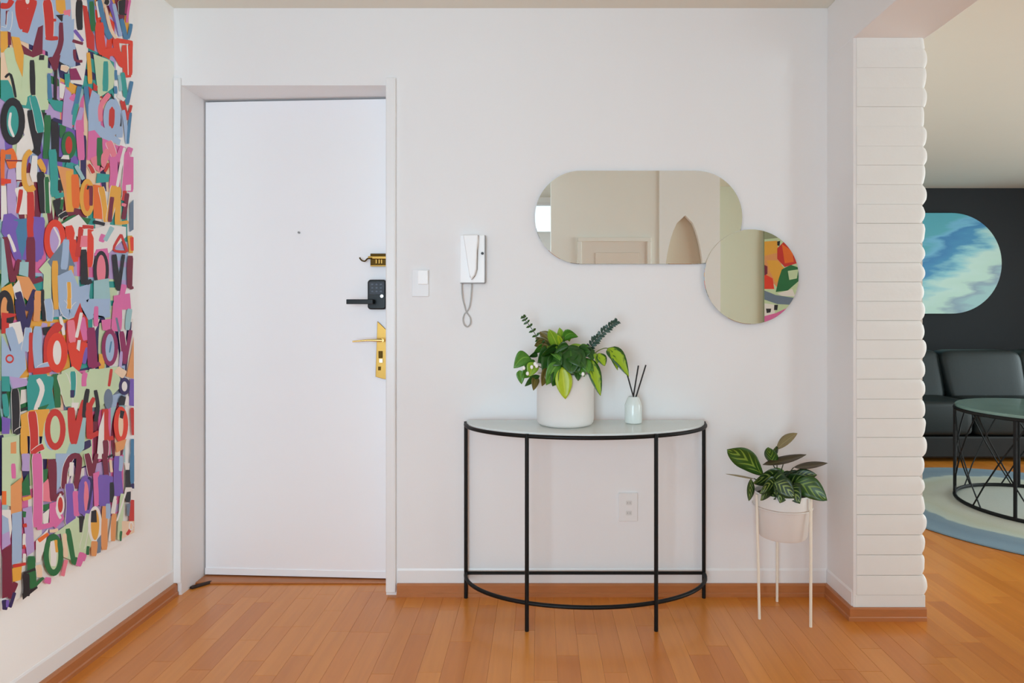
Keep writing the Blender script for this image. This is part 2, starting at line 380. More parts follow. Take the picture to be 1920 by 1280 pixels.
q = MB(); q.add([(x0, dl-.003, .014), (x1, dr-.003, .014), (x1, dr, .014), (x0, dl, .014), (x0, dl-.003, .042), (x1, dr-.003, .042), (x1, dr, .042), (x0, dl, .042)],
      [(0, 1, 2, 3), (4, 5, 6, 7), (0, 1, 5, 4), (1, 2, 6, 5), (2, 3, 7, 6), (3, 0, 4, 7)])
q.build('weather_strip', DOORW, door)
p = P(561, 436, 2.645); q = MB().tube([(p.x, 2.652, p.z), (p.x, 2.638, p.z)], .0045, 12); q.build('peephole', mat('dull_nickel', (150, 148, 144), .3, 1.), door)
q = MB().box(OX0, OX1, YB+.195, YB+.2, OZ-.02, OZ); struct('door_gap_shade', q, GAP, 'dark strip for the shade in the gap above the front door', 'gap')  # solid dark strip stands in for the shade in the door gap
q = MB().box(OX0, OX1, YB+.1, YB+.2, 0, .008); struct('trim_9', q, BASEW, 'low wood threshold under the front door', 'threshold', bevel=.003)
def dpx(px, py, off=0):                            # photo point on the door face plane
    y = 2.631-off; return P(px, py, y)
# keypad lock
def face_prism(mb, pts, y0, y1, yref, mi=0, smooth=False):
    pl = [(P(a, b, yref).x, P(a, b, yref).z) for a, b in pts]; mb.prism(pl, XZ, y0, y1, mi, smooth)
A, B = P(689, 580, 2.6), P(724, 524, 2.6)
q = MB().prism(rrect(A.x, B.x, A.z, B.z, .014), XZ, 2.628, 2.598); kl = q.build('keypad_lock', BLACKP, door, bevel=.005); kl['label'] = 'black electronic keypad lock with lever'
A2, B2 = P(692, 552, 2.597), P(721, 528, 2.597)
q = MB().prism(rrect(A2.x, B2.x, A2.z, B2.z, .008), XZ, 2.599, 2.5955); q.build('touch_panel', mat('glossy_navy_glass', (28, 34, 48), .06), kl, bevel=.001)
for r_ in range(3):
    for c_ in range(3):
        p = P(698+c_*8, 533+r_*6.5, 2.594); q = MB().prism(rrect(p.x-.004, p.x+.004, p.z-.003, p.z+.003, .0015, 3), XZ, 2.596, 2.5945); q.build('key', mat('grey_key_print', (70, 80, 96), .4) if r_+c_ == 0 else bpy.data.materials['grey_key_print'], kl)
p = P(716, 555, 2.59); q = MB().tube([(p.x, 2.6, p.z), (p.x, 2.588, p.z)], .007, 16); q.build('key_cylinder', mat('steel', (200, 202, 205), .25, 1.), kl)
A, B = P(650, 570, 2.568), P(700, 561, 2.568)
q = MB().box(A.x, B.x, 2.561, 2.573, A.z, B.z).box(B.x-.022, B.x-.004, 2.573, 2.6, A.z, B.z); q.build('lever', BLACKP, kl, bevel=.002)
# brass lever set
q = MB(); face_prism(q, [(707.5, 602), (713, 607), (722, 616), (732, 620), (732, 712), (717, 710), (704, 706)], 2.628, 2.619, 2.62); bp_ = q.build('brass_lever_set', BRASS, door, bevel=.0015); bp_['label'] = 'tall brass lever plate with slanted ends'
q = MB(); a, b = P(662, 640, 2.575), P(717, 638, 2.575); q.tube([(a.x, 2.568, a.z), ((a.x+b.x)/2, 2.572, b.z+.001), (b.x, 2.575, b.z)], [.0035, .0045, .0065], 10); q.tube([(b.x-.002, 2.575, b.z), (b.x-.002, 2.62, b.z)], .0075, 12); q.build('lever', mat('pale_brass', (232, 200, 130), .25, 1.), bp_)
A, B = P(710, 671, 2.617), P(717, 658, 2.617); q = MB().box(A.x, B.x, 2.612, 2.6195, A.z, B.z); q.build('key_cylinder', BRASSD, bp_, bevel=.001)
A, B = P(709, 694, 2.617), P(714, 687, 2.617); q = MB().box(A.x, B.x, 2.616, 2.6195, A.z, B.z); q.build('key_hole', BRASSD, bp_)
A, B = P(711, 680, 2.617), P(718, 672, 2.617); q = MB().box(A.x, B.x, 2.614, 2.6195, A.z, B.z); q.build('thumb_turn', mat('silver_brass', (225, 205, 165), .3, 1.), bp_, bevel=.001)
# security latch
A, B = P(694, 499, 2.61), P(727, 475, 2.61)
q = MB().box(A.x, B.x+.01, 2.612, 2.628, A.z, B.z); gd = q.build('door_guard', BRASSD, door, bevel=.002); gd['label'] = 'brass security latch with hook'
for y0_, y1_ in ((485.5, 480),):
    A, B = P(690, y0_, 2.606), P(728, y1_, 2.606); MB().box(A.x, B.x, 2.604, 2.614, A.z, B.z).build('bar', BRASS, gd, bevel=.002)
for xx in (704, 709.5, 714): 
    A, B = P(xx, 494, 2.606), P(xx+3, 486, 2.606); MB().box(A.x, B.x, 2.606, 2.614, A.z, B.z).build('bar', BRASS, gd, bevel=.001)
for yy in (475.5, 497):
    A, B = P(694, yy+2.2, 2.604), P(727, yy, 2.604); MB().box(A.x, B.x, 2.606, 2.613, A.z, B.z).build('bar', BRASS if yy > 490 else BRASSD, gd, bevel=.0008)
pts = [P(a, b, 2.604) for a, b in ((698, 484), (690, 484.5), (687, 487), (684, 489.5), (679, 488.5), (675.5, 485), (674.5, 482.5))]
MB().tube(smooth_line(pts, 4), .0032, 8).build('hook', BRASSD, gd)
# dark wedge on the floor
ds = thing('dark_wedge', 'small dark wedge on the floor by the door corner', 'door stop', (-1.42, 2.585, 0))
q = MB(); pl = [(-1.452, 2.555), (-1.437, 2.548), (-1.39, 2.60), (-1.388, 2.615), (-1.40, 2.615), (-1.45, 2.568)]
q.prism(pl, lambda a, b, d: (a, b, d), .0, .009); q.build('wedge', mat('dark_brown_matt', (46, 28, 18), .7), ds, bevel=.003)

# ------------------------------------------------------------------ wall fittings
sw = thing('light_switch', 'white light switch plate between the door and the intercom', 'switch', P(788, 530, YB))
A, B = P(773, 556, YB), P(804.5, 505, YB); MB().prism(rrect(A.x, B.x, A.z, B.z, .003, 3), XZ, YB, YB-.008).build('plate', mat('off_white_plate', (232, 232, 233), .4), sw, bevel=.002)
A, B = P(784, 533, YB-.008), P(803, 506.5, YB-.008); MB().prism(rrect(A.x, B.x, A.z, B.z, .003, 3), XZ, YB-.007, YB-.015).build('rocker', WPLAS, sw, bevel=.002)
po = thing('power_outlet', 'white wall socket plate low behind the console table', 'outlet', P(1177, 949, YB))
A, B = P(1159.5, 976, YB), P(1195, 923, YB); MB().prism(rrect(A.x, B.x, A.z, B.z, .003, 3), XZ, YB, YB-.009).build('plate', mat('outlet_plate', (234, 233, 232), .4), po, bevel=.002)
for yy in (940, 959):
    A, B = P(1173, yy+5, YB), P(1184, yy-3, YB); s_ = MB().prism(rrect(A.x, B.x, A.z, B.z, .003, 3), XZ, YB-.008, YB-.0105).build('socket', mat('outlet_face', (218, 216, 213), .45) if yy == 940 else bpy.data.materials['outlet_face'], po)
    for k in (-1, 1):
        cx_ = (A.x+B.x)/2+k*.005; cz_ = (A.z+B.z)/2; MB().box(cx_-.001, cx_+.001, YB-.0112, YB-.0095, cz_-.003, cz_+.003).build('slot', mat('slot_grey', (165, 163, 160), .6) if 'slot_grey' not in bpy.data.materials else bpy.data.materials['slot_grey'], s_)
ic = thing('intercom', 'white wall intercom phone with hanging looped cord', 'intercom', P(886, 490, YB))
A, B = P(863, 530, YB-.02), P(909, 441, YB-.02)
MB().prism(rrect(A.x, B.x, A.z, B.z, .004, 4), XZ, YB, YB-.024).build('base', WPLAS, ic, bevel=.002)
MB().box(A.x, B.x, YB-.025, YB-.0005, A.z-.0025, A.z-.0002).box(B.x+.0002, B.x+.0022, YB-.0245, YB-.0005, A.z, B.z).build('edge_strip', mat('grey_edge', (150, 150, 150), .5), ic)
q = MB(); face_prism(q, [(868, 440), (896, 440), (896, 452), (894, 470), (893.5, 490), (893, 505), (890, 515), (883.5, 524), (879, 512), (876, 492), (872, 465)], YB-.024, YB-.052, YB-.05)
hs = q.build('handset', WPLAS, ic, bevel=.004)
q = MB(); q.tube([P(896.5, 441, YB-.03), P(895, 470, YB-.03), P(894, 505, YB-.03), P(890, 517, YB-.03), P(884, 524, YB-.03)], .002, 6)
q.tube([P(869.5, 440, YB-.03), P(873, 465, YB-.03), P(877, 493, YB-.03), P(882, 520, YB-.03)], .0014, 6); q.build('seam', mat('grey_seam', (128, 128, 128), .6), ic)
p = P(904.5, 475, YB-.024); MB().tube([(p.x, YB-.022, p.z), (p.x, YB-.03, p.z)], .0055, 12).build('button', mat('black_button', (36, 36, 38), .5), ic)
cord = [(866, 528), (866, 545), (867.5, 560), (870.5, 572), (873.5, 583), (878, 590), (882, 597), (881.5, 607), (876, 612.5), (870, 608), (868, 598), (871, 588), (876, 583), (880, 575), (882.5, 560), (884, 540), (884, 524)]
MB().tube(smooth_line([P(a, b, YB-.012-.004*math.sin(i)) for i, (a, b) in enumerate(cord)], 6), .0025, 8).build('cord', GPLAS, ic)
# ------------------------------------------------------------------ mirrors
def mirror(name, label, pts, y0, y1):
    cx_ = sum(p[0] for p in pts)/len(pts); cz_ = sum(p[1] for p in pts)/len(pts)
    o = thing(name, label, 'mirror', (cx_, y0, cz_))
    back = [(cx_+(a-cx_)*.97, cz_+(b-cz_)*.95) for a, b in pts]
    MB().prism(back, XZ, y0, y1+.005).build('backing', mat(name+'_back', (150, 148, 140), .6), o)
    g = MB(); g.prism(pts, XZ, y1+.005, y1); g.build('mirror_glass', MIRR, o, bevel=.0012, seg=1)
sc = F/2.49
X0, X1, Z0, Z1 = (1002.5-CX)/sc, (1392-CX)/sc, H-(495-CY)/sc, H-(319.5-CY)/sc
mirror('pill_mirror', 'long pill shaped frameless mirror above the console table', rrect(X0, X1, Z0, Z1, (Z1-Z0)/2-.001, 20), YB, 2.489)
sc = F/2.481; cx_, cz_, r = (1409-CX)/sc, H-(518.5-CY)/sc, 89/sc
mirror('round_mirror', 'small round frameless mirror overlapping the long one', [(cx_+r*math.cos(2*PI*i/72), cz_+r*math.sin(2*PI*i/72)) for i in range(72)], 2.4885, 2.481)
for o in S.objects:
    if o.type == 'MESH' and o.name.startswith('backing') and o.parent.name == 'round_mirror': pass

# ------------------------------------------------------------------ lettered canvas on the left wall
PAL = dict(R=(206, 48, 38), S=(232, 62, 34), b=(166, 190, 222), m=(122, 28, 58), y=(236, 172, 62), g=(202, 222, 182), k=(26, 22, 30), t=(48, 160, 154),
           G=(32, 112, 60), o=(240, 112, 34), p=(226, 112, 172), v=(122, 92, 186), l=(188, 164, 216), w=(238, 234, 230), n=(46, 34, 92), c=(242, 212, 182), e=(72, 130, 172), s=(110, 128, 150), a=(232, 158, 96), h=(240, 130, 150), d=(160, 200, 205), u=(146, 32, 92))
PK = list(PAL)
def paint_mats(): return [mat('paint_'+n, PAL[n], .5) for n in ()]
PN = dict(R='red', S='scarlet', b='pale_blue', m='maroon', y='yellow', g='pale_green', k='black', t='teal', G='green', o='orange', p='pink', v='violet', l='lavender', w='white', n='navy', c='cream', e='blue', s='slate', a='apricot', h='rose', d='aqua', u='crimson')
PM = [mat('paint_'+PN[n], PAL[n], .5, var=.05, scale=14) for n in PK]
RB = random.Random(11)
def ribbon(pts, w, k=4):
    pts = [Vector((a, b, 0)) for a, b in pts]
    if len(pts) == 2:
        d = pts[1]-pts[0]; q = Vector((-d.y, d.x, 0)).normalized()*w*RB.uniform(-.12, .12)
        pts = [pts[0], pts[0]+d*.5+q, pts[1]]
    pts = smooth_line(pts, k)
    n = len(pts); L = []; Rr = []; f0 = RB.uniform(.82, 1.05); f1 = RB.uniform(.8, 1.05)
    for i, p in enumerate(pts):
        t = pts[min(i+1, n-1)]-pts[max(i-1, 0)]; t.normalize(); s = Vector((-t.y, t.x, 0))
        t_ = i/(n-1); ww = w/2*(f0+(f1-f0)*t_+.08*math.sin(t_*5+f0*30))*(1 if 0 < i < n-1 else .78); L.append(p+s*ww); Rr.append(p-s*ww)
    return [(q.x, q.y) for q in L+Rr[::-1]]
class Painter:
    def __init__(s, fn, step=.00001): s.mb = MB(); s.fn = fn; s.k = 0; s.step = step
    def strip(s, L, R_, col):                      # quads between two outlines
        s.k += 1; d = s.k*s.step; vs = [s.fn(a, b, d) for a, b in L]+[s.fn(a, b, d) for a, b in R_]; n = len(L)
        s.mb.add(vs, [(i, i+1, n+i+1, n+i) for i in range(n-1)], PK.index(col))
    def poly(s, pts, col):
        s.k += 1; d = s.k*s.step; s.mb.add([s.fn(a, b, d) for a, b in pts], [tuple(range(len(pts)))], PK.index(col))
    def stroke(s, pts, w, col):
        r = ribbon(pts, w); n = len(r)//2; s.strip(r[:n], r[n:][::-1], col)
    def ring(s, cx, cy, rx, ry, w, col, inner=None, tilt=0.):
        out = []; inn = []
        for i in range(25):
            a = 2*PI*i/24; c_, s_ = math.cos(a), math.sin(a)
            out.append((cx+rx*c_+tilt*ry*s_, cy+ry*s_)); inn.append((cx+(rx-w)*c_+tilt*ry*s_, cy+(ry-w*1.25)*s_))
        if inner: s.poly(inn[:-1], inner)
        s.strip(out, inn, col)
    def letter(s, ch, x0, x1, y0, y1, col, inner=None, t=None):
        W, Hh = x1-x0, y1-y0; t = t or W*.36
        if ch == 'L': s.stroke([(x0+t*.5, y0), (x0+t*.55, y1)], t, col); s.stroke([(x0+t*.3, y1-Hh*.08), (x1, y1-Hh*.14)], Hh*.17, col)
        if ch == 'O': s.ring((x0+x1)/2, (y0+y1)/2, W/2, Hh/2, t*.8, col, inner)
        if ch == 'V': s.stroke([(x0+t*.45, y0), (x0+W*.55, y1)], t*.9, col); s.stroke([(x1-t*.35, y0), (x0+W*.55, y1)], t*.72, col)
        if ch == 'E':
            s.stroke([(x0+t*.5, y0), (x0+t*.5, y1)], t, col)
            for f in (.08, .5, .92): s.stroke([(x0+t*.4, y0+Hh*f), (x1, y0+Hh*f-Hh*.03)], Hh*.15, col)
CAX = XL+.012
def artmap(px, py, d):                             # photo point on the canvas plane
    px = min(px, 248.6); y = -CAX*F/(CX-px); z = min(max(H-(py-CY)*y/F, .30), 2.33)
    return (CAX+.0016+d, y, z)
art = thing('wall_canvas', 'tall canvas of overlapping multicoloured LOVE lettering on the left wall', 'artwork', (XL, 1.6, .33))
yr_ = -CAX*F/(CX-248.6)
q = MB().box(XL+.0005, CAX, .95, yr_, .335, 2.335); q.build('canvas', mat('canvas_white', (247, 247, 246), .6), art)
pa = Painter(artmap)
def zz(k, pts): return [(u/4.266, v/4.266+(0, 280, 560, 850)[k]) for u, v in pts]
# the part of the canvas nearer than the frame's edge, and an under-layer for all of it, in wall coordinates
def wallmap(a, b, d): return (CAX+.0001+d, a, b)
pu = Painter(wallmap, .000003)
zrow = 2.30
rr = random.Random(3)
while zrow > .62:
    hgt = rr.uniform(.15, .2); yy = .97; i = rr.randrange(4); col = rr.choice('RSbmygktGopvlnes')
    while yy < yr_-.1:
        wd = rr.uniform(.07, .11)
        pu.poly([(yy, zrow+.01), (yy+wd, zrow+.01), (yy+wd, zrow-hgt), (yy, zrow-hgt)], rr.choice('bgwcldyapt'))
        pu.letter('LOVE'[i % 4], yy, yy+wd*.95, zrow, max(zrow-hgt, .345), col, rr.choice('wbcgp')); i += 1; yy += wd
        if i % 4 == 0: col = rr.choice('RSbmygktGopvlnes')
    zrow -= hgt*.9
pu.mb.build('underpainting', PM, art, fixn=False)
